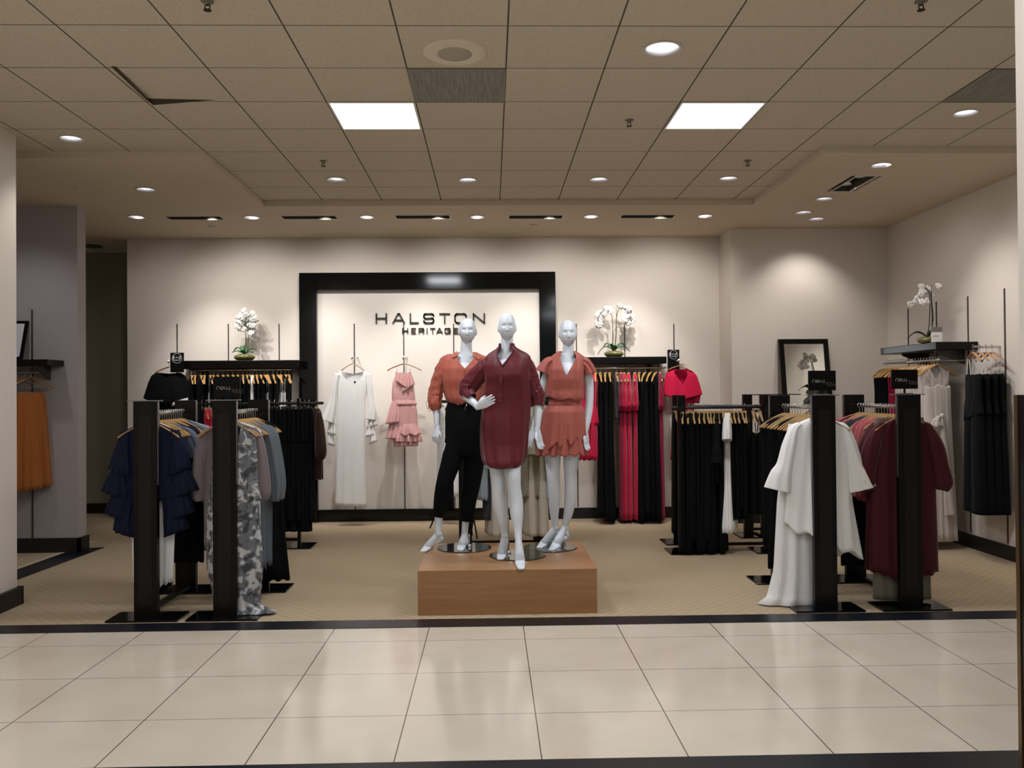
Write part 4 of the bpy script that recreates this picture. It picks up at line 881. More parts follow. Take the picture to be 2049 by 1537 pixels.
C = dict(navy=cloth('navy_chiffon', '0b1229', .7, .06), denim=cloth('grey_denim', '5d6478', .85), black=M_blk, blacknavy=M_blk2, white=cloth('white_crepe', 'e4e3e2', .7, .2), wsatin=cloth('white_satin', 'cfc6be', .4, .2, bump=(20, .4, .2)),
         pink=cloth('raspberry_crepe', 'c0113f', .65, .25), dpink=cloth('deep_raspberry_crepe', '8a0f34', .7, .2), taupe=cloth('taupe_satin', '6f6366', .5, .3), grey=cloth('slate_grey_knit', '5b6166', .9, .2), lgrey=cloth('pale_blue_grey_cotton', '8f9ba0', .8, .2),
         brown=cloth('brown_leather_cloth', '2c1914', .55, .2), burg=cloth('burgundy_crepe', '421219', .6, .2), rose=cloth('rose_satin', 'a9575a', .5, .25), dgrey=cloth('charcoal_knit', '33343a', .9), olive=cloth('olive_grey_silk', '6a6657', .55, .25),
         sage=cloth('sage_linen', '847e6c', .85, .2), cream=cloth('cream_twill', 'b8b0a0', .8, .2), blush=cloth('blush_satin', 'cf9d9b', .35, .25, bump=(24, .5, .2)), rust=cloth('rust_satin', '9a5a26', .45, .25, bump=(20, .35, .2)))
JR = lambda a: (R0.random()-.5)*2*a

# ---- wall rail, left of the frame
xs = [384, 390.5, 402, 409.5, 421, 427, 436, 446, 456, 466, 476, 486, 494, 500.5, 506, 513.5, 521, 529, 535, 546, 555, 562, 571, 577.5]
for i, px in enumerate(xs):
    x = at(px, 742, RYL).x; q = (x, RYL, RZL)
    hang('wood', (q[0], q[1], q[2]+.002), PI/2+.28+JR(.12), f'{ORD[i]} wooden hanger from the left on the rail below the left shelf', 'hangers below the left shelf')
    kind = 'white' if i in (14,) else 'grey' if i in (4, 18) else 'white' if i in (21, 22) else 'black'
    lab = f'{ORD[i]} from the left below the left shelf, '
    if i in (18, 21, 22, 4):
        put('slipS'+str(i % 2), g_slip, C['lgrey'] if kind == 'grey' else C['white'], q, PI/2+.28, 'camisole', lab+('silvery camisole with thin straps' if kind == 'grey' else 'white camisole with thin straps'), 'camisole', 'camisoles below the left shelf', 'strap', L=.62, half=.13, ry=.022, seed=i)
    elif i == 14:
        put('topS', g_top, C['white'], q, PI/2+.2, 'white_blouse', lab+'draped white blouse', 'blouse', None, L=.85, half=.16, ry=.026, seed=3)
    else:
        put('gownS'+str(i % 3), g_top, C['black'] if i % 2 else C['blacknavy'], q, PI/2+.1, 'black_dress', lab+'black dress', 'dress', 'black dresses below the left shelf', L=1.28+.08*(i % 3), half=.15+.01*(i % 3), ry=.02, hem=.2, hry=.03, seed=i)
# ---- wall rail, right of the frame
spec = [(1171, 'tier'), (1181, 'tier'), (1192, 'tier'), (1201, 'b'), (1212, 'b'), (1220, 'b'), (1234, 'g'), (1242.5, 'cd'), (1249, 'c'), (1258, 'c'), (1270.5, 'c'), (1279, 'b'), (1291, 'b'), (1302, 'b'), (1313, 'b'), (1321, 'cd')]
def g_cape(L=1.83, **k):
    mb, _ = g_top(L=L, half=.15, ry=.022, body=.15, hem=.2, hry=.034, seed=9, fold=(.002, .009))
    cloth_surf(mb, [(-.074, 0, .07, .018), (-.09, 0, .13, .022), (-.12, 0, .19, .026), (-.18, 0, .205, .03), (-.48, 0, .235, .042)], 6, 90, 22, (.003, .012), (8, 12, 17), ztop=vneck(-.074, .14, .55, .01), zbot=lambda c, s_, u: -.48+.03*(1-abs(c)))
    cloth_surf(mb, [(-.12, 0, .18, .02), (-.3, 0, .23, .032), (-.52, 0, .225, .04)], 8, 90, 14, (.003, .012), (8, 12, 17))
    return mb, []
for i, (px, k) in enumerate(spec):
    q = (at(px, 738, RYL).x, RYL, RZR)
    hang('wood', (q[0], q[1], q[2]+.002), PI/2-.25+(.3 if 1280 < px < 1318 else 0)*-1+JR(.08), f'{ORD[i]} wooden hanger from the left on the rail right of the black frame', 'hangers on the rail right of the frame')
    lab = f', {ORD[i]} from the left on the rail right of the black frame'
    if k == 'tier': put('tierR', g_tier, C['pink'], q, PI/2-.35, 'tiered_dress', 'raspberry tiered short dress'+lab, 'dress', 'raspberry tiered dresses', L=1.1, tiers=((-.68, .18), (-1.10, .235)), ry=.028)
    elif k == 'b': put('gownR'+str(i % 3), g_top, C['black'] if i % 2 else C['blacknavy'], q, PI/2-.1, 'black_gown', 'long black gown'+lab, 'dress', 'long black gowns right of the frame', L=1.78+.03*(i % 3), half=.14, ry=.024, hem=.26, hry=.05, seed=20+i)
    elif k == 'g': put('gownR9', g_top, C['dgrey'], q, PI/2-.1, 'grey_blouse', 'dark grey sleeveless top'+lab, 'top', None, L=.62, half=.15, ry=.022, seed=4)
    else: put('capeR', g_cape, C['pink'] if k == 'c' else C['dpink'], q, PI/2-.15, 'capelet_gown', ('bright' if k == 'c' else 'dark')+' raspberry capelet gown'+lab, 'dress', 'raspberry capelet gowns')
# ---- face-out hooks on the back wall: chrome arm + hanger + garment
def face_arm(px, py, label, y0=10.3):
    p = at(px, py, y0)
    t = empty('face_out_hook', p, label=label, cat='hook', group='chrome face-out hooks on the back wall')
    MB().tube([(0, 0, 0), (0, WALLY-.015-y0, .02)], .006, 8, 1, hint=(0, 0, 1)).build('arm', M_chrome, t, smooth=True)
    MB().lathe([(0, 0), (.018, 0), (.018, .012), (0, .012)], n=16).ball((0, -.004, .004), (.013, .006, .02), 10, 8).build('end_stop', M_white, t, smooth=True)
    return p
pH = {}
for k, px, py, lb in (('black', 337, 724, 'chrome face-out hook holding the black white-cuffed top'), ('white', 705, 716, 'chrome face-out hook holding the long white dress'), ('blush', 808, 716, 'chrome face-out hook holding the blush ruffled dress'), ('pink', 1358, 722, 'chrome face-out hook holding the pink capelet top')):
    p = face_arm(px, py, lb); pH[k] = p
    hang('pale' if k in ('blush',) else 'small' if k == 'white' else 'pale', p+Vector((0, .02, -.010)), 0, lb.replace('chrome face-out hook holding', 'pale wooden hanger under'), 'pale hangers on face-out hooks', {'blush': .98, 'black': .82, 'white': 1, 'pink': .86}[k])
hang('pale', pH['blush']+Vector((.0, .07, -.010)), .12, 'second pale wooden hanger right behind the blush ruffled dress', 'pale hangers on face-out hooks')
hang('pale', pH['black']+Vector((.0, .06, -.010)), -.1, 'second pale wooden hanger right behind the black white-cuffed top', 'pale hangers on face-out hooks', .82)
YF = 10.34
def PM(x, y, dy=0): return at(x, y, YF+dy)
def prow(rows): return mrows(rows, YF)
# long white dress
rows = prow([(741, 683, 727, .02), (744, 677, 735, .028), (750, 673, 740, .034), (765, 674, 738, .04), (800, 675, 732, .045), (850, 673, 731, .05), (920, 672, 731, .05), (1010, 670, 734, .055)])
zt = zof(741, YF); zb_ = zof(1009, YF)
m_ = MB(); cloth_surf(m_, rows, 31, 110, 60, (.001, .007), (5, 8), ztop=vneck(zt, zt-zof(773, YF), .80, .03), zbot=lambda c, s_, u: zb_-.01*c, drift=.1)
wd = m_.build('long_white_dress', C['white'], smooth=True, solid=.003, label='long white dress with ruffled bell sleeves hanging on the framed panel', cat='dress')
for s_, pts in ((-1, [(676, 748, .03), (670, 775, .035), (667, 800, .04), (661, 825, .065), (655, 843, .085)]), (1, [(736, 748, .03), (740, 775, .035), (742, 800, .04), (744, 822, .055), (742, 840, .06)])):
    m_ = MB(); cloth_tube(m_, [PM(x, y, -.02) for x, y, r in pts], [(r, r*.5) for x, y, r in pts], 3, 40, 7, .006, (4, 7)); m_.build('sleeve', C['white'], wd, smooth=True, solid=.003)
for s_, pts in ((-1, [(664, 840, 867, .05), (662, 862, 888, .035)]), (1, [(745, 828, 852, .06), (742, 848, 870, .05), (747, 862, 884, .04)])):
    for cx_, y0_, y1_, r in pts:
        m_ = MB(); cloth_surf(m_, prow([(y0_, cx_-r*90, cx_+r*90, .02), (y1_, cx_-r*165, cx_+r*165, .035)]), int(cx_), 50, 8, (.004, .012), (5, 7), zbot=lambda c, s2, u: zof(y1_, YF)+.015*s_*c); m_.build('sleeve_ruffle', C['white'], wd, smooth=True, solid=.003)
MB().box(-.012, .012, -.002, .002, -.012, .006).build('neck_label', M_sign, wd).location = PM(710, 764, .03)
# blush dress
rows = prow([(743, 792, 823, .02), (752, 791, 822, .03), (765, 786, 827, .04), (785, 784, 830, .05), (800, 784, 831, .05), (808, 786, 829, .045), (815, 786, 834, .05), (845, 784, 836, .055), (860, 784, 838, .055)])
zt = zof(743, YF)
m_ = MB(); cloth_surf(m_, rows, 41, 110, 44, (.002, .008), (6, 9, 13), ztop=vneck(zt, .03, .9, .02)); 
bd = m_.build('blush_ruffled_dress', C['blush'], smooth=True, solid=.003, label='blush satin halter dress with ruffled hem on the framed panel', cat='dress')
def ruffle(rows, seed, nm='ruffle', amp=(.004, .018), fr=(7, 11), zb=None, m=C['blush'], par=bd):
    q = MB(); cloth_surf(q, rows, seed, 130, 16, amp, fr, zbot=zb, drift=.3); return q.build(nm, m, par, smooth=True, solid=.003)
ruffle(prow([(746, 796, 812, .035, -.02), (775, 790, 816, .06, -.02)]), 3, 'bodice_ruffle', zb=lambda c, s_, u: zof(768, YF)-.05*c)
ruffle(prow([(750, 806, 824, .035, -.02), (783, 806, 832, .055, -.02)]), 4, 'bodice_ruffle', zb=lambda c, s_, u: zof(776, YF)+.05*c)
ruffle(prow([(800, 785, 830, .05), (808, 783, 834, .062), (812, 785, 832, .05)]), 5, 'waist_frill', (.003, .006), (14, 19))
ruffle(prow([(808, 782, 800, .04, -.01), (830, 776, 802, .06, -.01), (847, 772, 801, .07, -.01)]), 6, zb=lambda c, s_, u: zof(845, YF)+.01*c)
ruffle(prow([(845, 780, 805, .04), (862, 776, 806, .055), (878, 773, 806, .065)]), 7)
ruffle(prow([(848, 800, 834, .05, -.015), (858, 797, 838, .07, -.015), (872, 792, 845, .09, -.015)]), 8, amp=(.006, .026), fr=(6, 9), zb=lambda c, s_, u: zof(868, YF)+.012*math.sin(c*9))
ruffle(prow([(862, 790, 836, .06), (874, 785, 842, .08), (884, 783, 844, .085)]), 9, amp=(.006, .024), fr=(8, 12))
ruffle(prow([(866, 792, 834, .05), (880, 788, 838, .07), (893, 789, 836, .07)]), 10, amp=(.006, .024), fr=(9, 13))
for px, a_ in ((795, 786), (820, 832)): MB().tube([PM(px, 745), PM(px-1 if px < 800 else px+1, 738)], .003, 6, 1).build('strap', C['blush'], bd)
# black top with white cuffs
rows = prow([(741, 322, 350, .02), (745, 313, 360, .03), (752, 303, 370, .045), (765, 297, 377, .06), (785, 291, 381, .075), (795, 288, 381, .08)])
zt = zof(741, YF)
m_ = MB(); cloth_surf(m_, rows, 51, 110, 36, (.002, .008), (5, 8), ztop=vneck(zt, .06, .7, .01), zbot=lambda c, s_, u: zof(793, YF)-.06*(1-abs(c)))
bt = m_.build('capelet_blouse', C['black'], smooth=True, solid=.003, label='black capelet top with white cuffs facing out left of the shelf', cat='top')
m_ = MB(); cloth_surf(m_, prow([(780, 300, 368, .04), (840, 304, 366, .05), (930, 302, 368, .05)]), 52, 80, 20, (.002, .006), (5, 8)); m_.build('lower_body', C['black'], bt, smooth=True, solid=.003)
for s_, xx in ((-1, (286, 321)), (1, (344, 380))):
    m_ = MB(); cloth_surf(m_, prow([(791, xx[0]+1, xx[1]-1, .085), (800, xx[0], xx[1], .09)]), 53+s_, 70, 6, (.001, .003), (7, 10), ztop=lambda c, s2: zof(791, YF)+(.035*c*s_-.03)*1, zbot=lambda c, s2, u: zof(798, YF)+(.035*c*s_-.03))
    m_.build('white_cuff', C['white'], bt, smooth=True, solid=.003)
    m_ = MB(); cloth_surf(m_, prow([(796, xx[0]+3, xx[1]-4, .07), (812, xx[0]+2, xx[1]-5, .07)]), 57+s_, 60, 6, (.001, .004), (5, 8)); m_.build('sleeve', C['black'], bt, smooth=True, solid=.003)
# raspberry capelet top
rows = prow([(741, 1342, 1378, .02), (745, 1334, 1388, .03), (752, 1332, 1394, .045), (770, 1329, 1400, .06), (790, 1326, 1405, .075), (800, 1320, 1408, .08)])
zt = zof(741, YF)
m_ = MB(); cloth_surf(m_, rows, 61, 120, 36, (.002, .010), (6, 9), ztop=vneck(zt, .19, .62, .01, 0), zbot=lambda c, s_, u: zof(793, YF)-.055*(1-abs(c)))
pt_ = m_.build('capelet_blouse', C['pink'], smooth=True, solid=.003, label='bright raspberry capelet top facing out beside the black sign', cat='top')
m_ = MB(); cloth_surf(m_, prow([(775, 1346, 1388, .04), (820, 1346, 1389, .045), (845, 1345, 1390, .045), (920, 1342, 1388, .045)]), 62, 80, 24, (.002, .008), (5, 8)); m_.build('lower_body', C['dpink'], pt_, smooth=True, solid=.003)
m_ = MB(); cloth_surf(m_, prow([(790, 1388, 1402, .04), (807, 1386, 1399, .04)]), 63, 40, 6, (.001, .004), (5, 8)); m_.build('sleeve', C['dpink'], pt_, smooth=True, solid=.003)
# another white garment behind the left mannequin
m_ = MB(); cloth_surf(m_, prow([(742, 884, 920, .02), (748, 876, 930, .035), (765, 873, 934, .04), (870, 874, 930, .045), (993, 872, 932, .05)]), 71, 90, 40, (.002, .008), (5, 8), ztop=vneck(zof(742, YF), .1, .7, .02))
m_.build('long_white_dress', C['white'], smooth=True, solid=.003, label='white dress mostly hidden behind the coral bloused mannequin', cat='dress')
p = face_arm(902, 718, 'chrome face-out hook behind the coral bloused mannequin'); hang('small', p+Vector((0, .03, -.01)), 0, 'pale wooden hanger behind the coral bloused mannequin', 'pale hangers on face-out hooks', 1)

# ---- front racks: hangers seen from the front, one behind another
def depth_row(x0, x1, y0, y1, items, side, hk='wood'):
    n = len(items)
    for i, it in enumerate(items):
        f = i/(n-1); x, y = x0+(x1-x0)*f, y0+(y1-y0)*f
        hang(hk, (x, y, BZ+.002-.0), JR(.05)+.0, f'{ORD[i]} wooden hanger from the front on the {side}', 'hangers on the '+side)
        if it:
            key, gen, m, name, desc, cat, kw = it
            put(key, gen, m, (x, y+.004, BZ), JR(.03), name, f'{desc}, {ORD[i]} on the {side}', cat, None, **kw)
def g_ruffle_navy(**k):
    mb, _ = g_top(L=.62, half=.185, ry=.03, body=.19, hem=.2, neck=.06, seed=4)
    S_ = []
    for s_ in (-1, 1):
        m2 = MB()
        for (z0, z1, xc, r0, r1) in ((-.12, -.42, .20, .035, .085), (-.36, -.58, .235, .05, .105), (-.50, -.74, .21, .06, .10), (-.60, -.86, .17, .06, .085)):
            cloth_surf(m2, [(z0, s_*(xc-.03), r0, .03), ((z0+z1)/2, s_*xc, (r0+r1)/2, .045), (z1, s_*(xc+.015), r1, .06)], int(-z0*50), 60, 12, (.003, .014), (5, 8, 11), zbot=lambda c, s2, u, z1=z1: z1+.03*c*s_)
        S_.append(m2)
    return mb, S_
blk = lambda L, s: ('dBlk%d' % s, g_top, C['black'], 'black_dress', 'black dress', 'dress', dict(L=L, half=.18, ry=.02, hem=.2, hry=.03, seed=s))
itA = [('nav', g_ruffle_navy, C['navy'], 'ruffled_blouse', 'navy blouse with tiered ruffle sleeves', 'blouse', {}),
       ('whl', g_top, C['white'], 'long_white_blouse', 'long white blouse with a curved hem', 'blouse', dict(L=1.22, half=.16, ry=.02, body=.17, hem=.14, hi=-.05, seed=7)),
       ('blk0', g_top, C['black'], 'black_blouse', 'black pointed-hem blouse', 'blouse', dict(L=1.24, half=.12, ry=.02, hem=.12, hi=-.12, seed=8)),
       None, None, ('den', g_top, C['denim'], 'denim_shirt', 'grey-blue short-sleeved shirt', 'shirt', dict(L=.6, half=.2, ry=.022, slv=SL_SHORT, seed=9)), None,
       ('nv2', g_top, C['navy'], 'navy_shirt', 'navy short-sleeved shirt', 'shirt', dict(L=.75, half=.19, ry=.022, slv=SL_SHORT, seed=10)), None, None,
       ('nv3', g_top, C['blacknavy'], 'navy_dress', 'dark navy dress', 'dress', dict(L=1.15, half=.19, ry=.02, seed=11)), None,
       ('den', g_top, C['denim'], 'denim_shirt', 'grey-blue short-sleeved shirt', 'shirt', {}), ('dnb', g_top, C['black'], 'black_dress', 'black dress', 'dress', dict(L=1.2, half=.19, ry=.02, seed=12)),
       ('fuz', g_top, C['lgrey'], 'fuzzy_grey_cardigan', 'fuzzy pale grey cardigan', 'cardigan', dict(L=.5, half=.21, ry=.03, slv=SL_SHORT, seed=13)), ]
depth_row(XA, XA-.03, 6.24, 6.96, itA, 'far left rack', 'wood')
def g_floral(**k):
    mb = MB(); rows = [(-.075, .03, .05, .02), (-.09, .04, .09, .03), (-.13, .05, .13, .035), (-.2, .05, .15, .04), (-.5, .04, .17, .05), (-.8, .03, .19, .055), (-1.1, .04, .2, .06), (-1.3, .05, .17, .06), (-1.41, .07, .14, .06), (-1.438, .09, .17, .08)]
    cloth_surf(mb, rows, 4, 110, 60, (.003, .018), (5, 8, 12), ztop=vneck(-.075, .16, .6, .01), drift=.9, cross=.25)
    m2 = MB(); cloth_surf(m2, [(-.42, .14, .03, .02), (-.62, .17, .07, .04)], 3, 50, 8, (.004, .012), (5, 8)); cloth_surf(m2, [(-1.37, .12, .06, .05), (-1.425, .19, .12, .07), (-1.437, .20, .14, .075)], 5, 60, 8, (.004, .012), (5, 8))
    return mb, [m2]
itB = [('flo', g_floral, M_floral, 'floral_gown', 'grey floral chiffon gown touching the floor', 'dress', dict(sname='ruffle')),
       ('tau', g_top, C['taupe'], 'taupe_blouse', 'taupe satin blouse with puffed sleeves', 'blouse', dict(L=.95, half=.2, ry=.025, slv=SL_SLIM, seed=14)),
       ('wht2', g_top, C['white'], 'white_tunic', 'long white tunic', 'blouse', dict(L=1.12, half=.2, ry=.02, hem=.2, seed=15)), None, None,
       ('gry', g_top, C['grey'], 'grey_cardigan', 'long slate grey cardigan', 'cardigan', dict(L=1.2, half=.2, ry=.022, slv=SL_LONG, hi=.3, seed=16)), None,
       ('gry', g_top, C['grey'], 'grey_cardigan', 'long slate grey cardigan', 'cardigan', {}),
       ('gry', g_top, C['grey'], 'grey_cardigan', 'long slate grey cardigan', 'cardigan', {}), None, blk(1.3, 17), blk(1.3, 17), ('bskr', g_top, C['black'], 'black_dress', 'flared black dress', 'dress', dict(L=1.36, half=.19, ry=.02, hem=.27, hry=.05, seed=18))]
depth_row(XB, XB, 6.24, 6.96, itB, 'floral gown rack', 'wood')
def g_white_hi(**k):
    mb = MB(); rows = top_rows(1.3, .2, .035, .21, .26, .06); rows = [(-.075, 0, .06, .03), (-.095, 0, .12, .035), (-.12, 0, .18, .04), (-.16, 0, .215, .045), (-.35, 0, .225, .05), (-.7, 0, .25, .06), (-1.18, .02, .31, .08)]
    cloth_surf(mb, rows, 24, 120, 50, (.002, .014), (5, 8, 12), ztop=vneck(-.075, .12, .5, .0), zbot=lambda c, s_, u: -.98-.12*c-.10*(1-abs(c))*(1 if s_ > 0 else .0)+.02*math.sin(c*11))
    S_ = []
    for s_ in (-1, 1):
        m2 = MB(); cloth_tube(m2, [(s_*x, -.01, z) for x, z, a, b in ((.14, -.118, .012, .02), (.185, -.155, .034, .03), (.222, -.27, .052, .04), (.26, -.42, .06, .045), (.29, -.50, .085, .05), (.315, -.60, .105, .055))], [(a, b) for x, z, a, b in ((.14, -.118, .012, .02), (.185, -.155, .034, .03), (.222, -.27, .052, .04), (.26, -.42, .06, .045), (.29, -.50, .085, .05), (.315, -.60, .105, .055))], 5, 40, 7, .006, (4, 7)); S_.append(m2)
    return mb, S_
def g_white_trousers(**k):
    mb = MB(); cloth_surf(mb, [(-.12, -.10, .10, .025), (-.3, -.12, .12, .03), (-.7, -.15, .14, .04), (-1.2, -.16, .16, .05), (-1.42, -.18, .2, .07), (-1.445, -.20, .24, .09)], 25, 90, 44, (.002, .012), (5, 8), drift=.2); return mb, []
itD = [('whi', g_white_hi, C['white'], 'white_high_low_blouse', 'white high-low blouse with flared cuffs', 'blouse', {}),
       ('wtr', g_white_trousers, C['white'], 'wide_white_trousers', 'wide white trousers pooling on the floor', 'trousers', {}), None, None, None,
       ('dd1', g_top, C['black'], 'black_dress', 'black dress', 'dress', dict(L=1.12, half=.19, ry=.02, seed=26)), None, None, None,
       ('dd1', g_top, C['black'], 'black_dress', 'black dress', 'dress', {}), ('dd2', g_top, C['black'], 'black_dress', 'longer black dress', 'dress', dict(L=1.3, half=.19, ry=.02, seed=27)), None, ('dd1', g_top, C['black'], 'black_dress', 'black dress', 'dress', {})]
depth_row(XD, XD, 6.24, 6.98, itD, 'white blouse rack', 'dark')
SL_TAB = [(x, -.01, z, a, b) for x, z, a, b in ((.14, -.118, .012, .02), (.185, -.16, .036, .03), (.235, -.3, .062, .05), (.27, -.45, .06, .05), (.285, -.55, .07, .055), (.27, -.61, .045, .04))]
itE = [('bur', g_top, C['burg'], 'burgundy_tunic', 'burgundy tunic with rolled sleeves', 'tunic', dict(L=1.2, half=.19, ry=.035, body=.235, hem=.25, hry=.06, slv=SL_TAB, hi=-.08, seed=28, neck=.05, fold=(.005, .016), freqs=(5, 9, 14))),
       ('oli', g_pants, C['olive'], 'olive_grey_trousers', 'olive grey wide trousers', 'trousers', dict(L=1.42, half=.2, ry=.03, hem=.1)),
       ('bur', g_top, C['burg'], 'burgundy_tunic', 'burgundy tunic with rolled sleeves', 'tunic', {}), None,
       ('ros', g_top, C['rose'], 'rose_blouse', 'dusty rose satin blouse', 'blouse', dict(L=.72, half=.2, ry=.022, slv=SL_LONG, seed=29)), ('ros', g_top, C['rose'], 'rose_blouse', 'dusty rose satin blouse', 'blouse', {}), None,
       ('ros', g_top, C['rose'], 'rose_blouse', 'dusty rose satin blouse', 'blouse', {}), None, ('dgr', g_top, C['dgrey'], 'charcoal_knit', 'charcoal knit top', 'top', dict(L=.7, half=.2, ry=.02, slv=SL_SHORT, seed=30)),
       ('dgr', g_top, C['dgrey'], 'charcoal_knit', 'charcoal knit top', 'top', {}), None, ('ros', g_top, C['rose'], 'rose_blouse', 'dusty rose satin blouse', 'blouse', {}), None, ('dd2', g_top, C['black'], 'black_dress', 'long black dress', 'dress', {}), ('ros', g_top, C['rose'], 'rose_blouse', 'dusty rose satin blouse', 'blouse', {})]
depth_row(XE, XE, 6.24, 6.98, itE, 'burgundy tunic rack', 'dark')

# ---- racks standing across the view
def cross_row(pxs, py, Y, z, specs, where, hk='wood', rz=PI/2, jr=.06):
    for i, (px, it) in enumerate(zip(pxs, specs)):
        x = at(px, py, Y).x; a_ = rz+JR(jr)
        kind = 'clip' if it and it[0].startswith('pant') else hk
        hang(kind, (x, Y, z+.004), a_, f'{ORD[i]} {"clip" if kind == "clip" else "wooden"} hanger from the left on the {where}', 'hangers on the '+where)
        if it:
            key, gen, m, name, desc, cat, kw = it
            put(key, gen, m, (x, Y, z), rz+JR(.03), name, f'{desc}, {ORD[i]} from left, {where}', cat, None, **kw)
bk = lambda n, L, hem=.22, **k: (n, g_top, C['blacknavy'] if len(n) % 2 else C['black'], 'black_dress', 'black dress', 'dress', dict(L=L, half=.17, ry=.026, hem=hem, hry=.04, seed=len(n)+int(L*10), **k))
pxs = [1366, 1377, 1386, 1398, 1407, 1413, 1420, 1428, 1436, 1444, 1452, 1459, 1466, 1474, 1482, 1490, 1507, 1520]
sp_ = [bk('cA', 1.4), bk('cB', 1.42), bk('cAx', 1.3), bk('cB', 1.42), bk('cA', 1.4), bk('cAx', 1.3), bk('cB', 1.42), bk('cA', 1.4), ('cS', g_top, C['black'], 'black_blouse', 'black long-sleeved top', 'top', dict(L=.75, half=.19, ry=.028, slv=SL_BELL, seed=2)), bk('cB', 1.42),
       ('cW', g_top, C['white'], 'white_dress', 'white knot-waist dress', 'dress', dict(L=1.22, half=.17, ry=.028, body=.14, hem=.26, hry=.07, slv=SL_SHORT, seed=5)), ('cW', g_top, C['white'], 'white_dress', 'white knot-waist dress', 'dress', {}),
       bk('cC', 1.1), bk('cC', 1.1), bk('cD', 1.0), bk('cC', 1.1), ('cSl', g_slip, C['black'], 'black_slip_dress', 'black slip dress', 'dress', dict(L=1.05, half=.15, ry=.04, sname='strap')), ('cSl', g_slip, C['black'], 'black_slip_dress', 'black slip dress', 'dress', {})]
cross_row(pxs, 815, CY_, CBZ+.016, sp_, 'mid right rack', 'dark', PI/2-.30, .08)
pxs = [1350, 1358, 1368, 1380, 1392]
cross_row(pxs, 815, 8.95, CBZ+.016, [bk('cE', 1.32), bk('cE', 1.32), bk('cF3', 1.3), bk('cE', 1.32), bk('cF3', 1.3)], 'hindmost mid right rack', 'dark', PI/2-.2)
bp = lambda n: ('pant'+n, g_pants, C['blacknavy'] if n == 'A' else C['black'], 'black_trousers', 'black trousers', 'trousers', dict(L=1.33 if n == 'A' else 1.22, half=.17, ry=.03, hem=.09 if n == 'A' else .14))
pxs = [404, 412, 420, 505, 540, 549, 558, 566, 574, 583, 592, 601, 610, 618, 632]
rd = ('rd', g_top, C['pink'], 'raspberry_blouse', 'raspberry top', 'top', dict(L=.6, half=.17, ry=.03, seed=3))
bj = ('bj', g_top, C['brown'], 'brown_jacket', 'brown jacket with full sleeves', 'jacket', dict(L=.80, half=.17, ry=.05, body=.18, hem=.17, hry=.06, seed=6, slv=SL_PUFF))
cross_row(pxs, 808, BY, BBZ+.016, [bp('A'), rd, rd, bp('A'), bp('A'), bp('B'), bp('A'), bp('A'), bp('B'), bp('A'), bp('B'), bp('A'), bp('A'), bp('B'), bj], 'slim rack behind the left pair', 'wood', PI/2+.35)
# behind the mannequins
pxs = [884, 897, 962, 974, 985, 998, 1045, 1056, 1066, 1078, 1088]
gt = lambda n, m, name, desc, cat, L, **k: (n, g_top, C[m], name, desc, cat, dict(L=L, seed=len(n)+3, **k))
g1 = ('gw', g_top, C['white'], 'white_blouse', 'white top', 'top', dict(L=.98, half=.17, ry=.03, seed=3))
cross_row(pxs, 800, GY_, GBZ+.016, [g1, gt('gk', 'black', 'black_dress', 'black dress', 'dress', 1.1, half=.16, ry=.03), gt('gl', 'lgrey', 'blue_grey_shirt', 'pale blue-grey shirt', 'shirt', 1.0, half=.18, ry=.045, slv=SL_LONG), gt('gd', 'dgrey', 'charcoal_dress', 'charcoal dress', 'dress', 1.2, half=.16, ry=.03),
    ('pantC', g_pants, C['cream'], 'cream_trousers', 'wide cream trousers', 'trousers', dict(L=1.36, half=.16, ry=.04, hem=.13)), ('pantC', g_pants, C['cream'], 'cream_trousers', 'wide cream trousers', 'trousers', {}),
    gt('gs', 'sage', 'sage_jacket', 'sage linen jacket with wide cuffs', 'jacket', .98, half=.18, ry=.05, slv=SL_BELL), ('pantC', g_pants, C['cream'], 'cream_trousers', 'wide cream trousers', 'trousers', {}), gt('gs', 'sage', 'sage_jacket', 'sage linen jacket with wide cuffs', 'jacket', .98), ('pantC', g_pants, C['cream'], 'cream_trousers', 'wide cream trousers', 'trousers', {}), gt('gl', 'lgrey', 'blue_grey_shirt', 'pale blue-grey shirt', 'shirt', 1.0)],
    'rack behind the mannequins', 'dark', PI/2+.2)

# ---- right side wall rail: bar runs in depth, clothes face the camera
n = 19
for i in range(n):
    y = 8.36+i*(1.06/(n-1)); q = (SRX, y, SRZ+.012)
    hang('wood', (q[0], q[1], q[2]+.002), JR(.06)+.12, f'{ORD[i]} wooden hanger from the front on the right side wall rail', 'hangers on the right side wall rail')
    lab = f', {ORD[i]} from the front on the right side wall rail'
    if i < 11:
        if i % 4 == 0: put('satS', g_slip, C['wsatin'], q, .1, 'satin_slip_gown', 'pearl white satin slip gown'+lab, 'dress', 'white satin gowns', 'strap', L=1.8, half=.14, ry=.028, hem=.2, top=-.25, seed=3)
        else: put('sat'+str(i % 2), g_top, C['wsatin'], q, .1, 'satin_gown', 'pearl white satin gown'+lab, 'dress', 'white satin gowns', L=1.72+.05*(i % 2), half=.155, ry=.024, body=.15, hem=.2, hry=.035, seed=40+i, fold=(.004, .012))
    elif i in (12, 13): put('rdw', g_top, C['dpink'], q, .1, 'raspberry_dress', 'dark raspberry dress'+lab, 'dress', 'dark raspberry dresses', L=1.2, half=.14, ry=.022, seed=6)
    elif i > 13: put('bkw', g_top, C['black'], q, .1, 'black_dress', 'sleeveless black dress'+lab, 'dress', 'black dresses at the far end of the right wall', L=1.5, half=.16, ry=.022, seed=7)
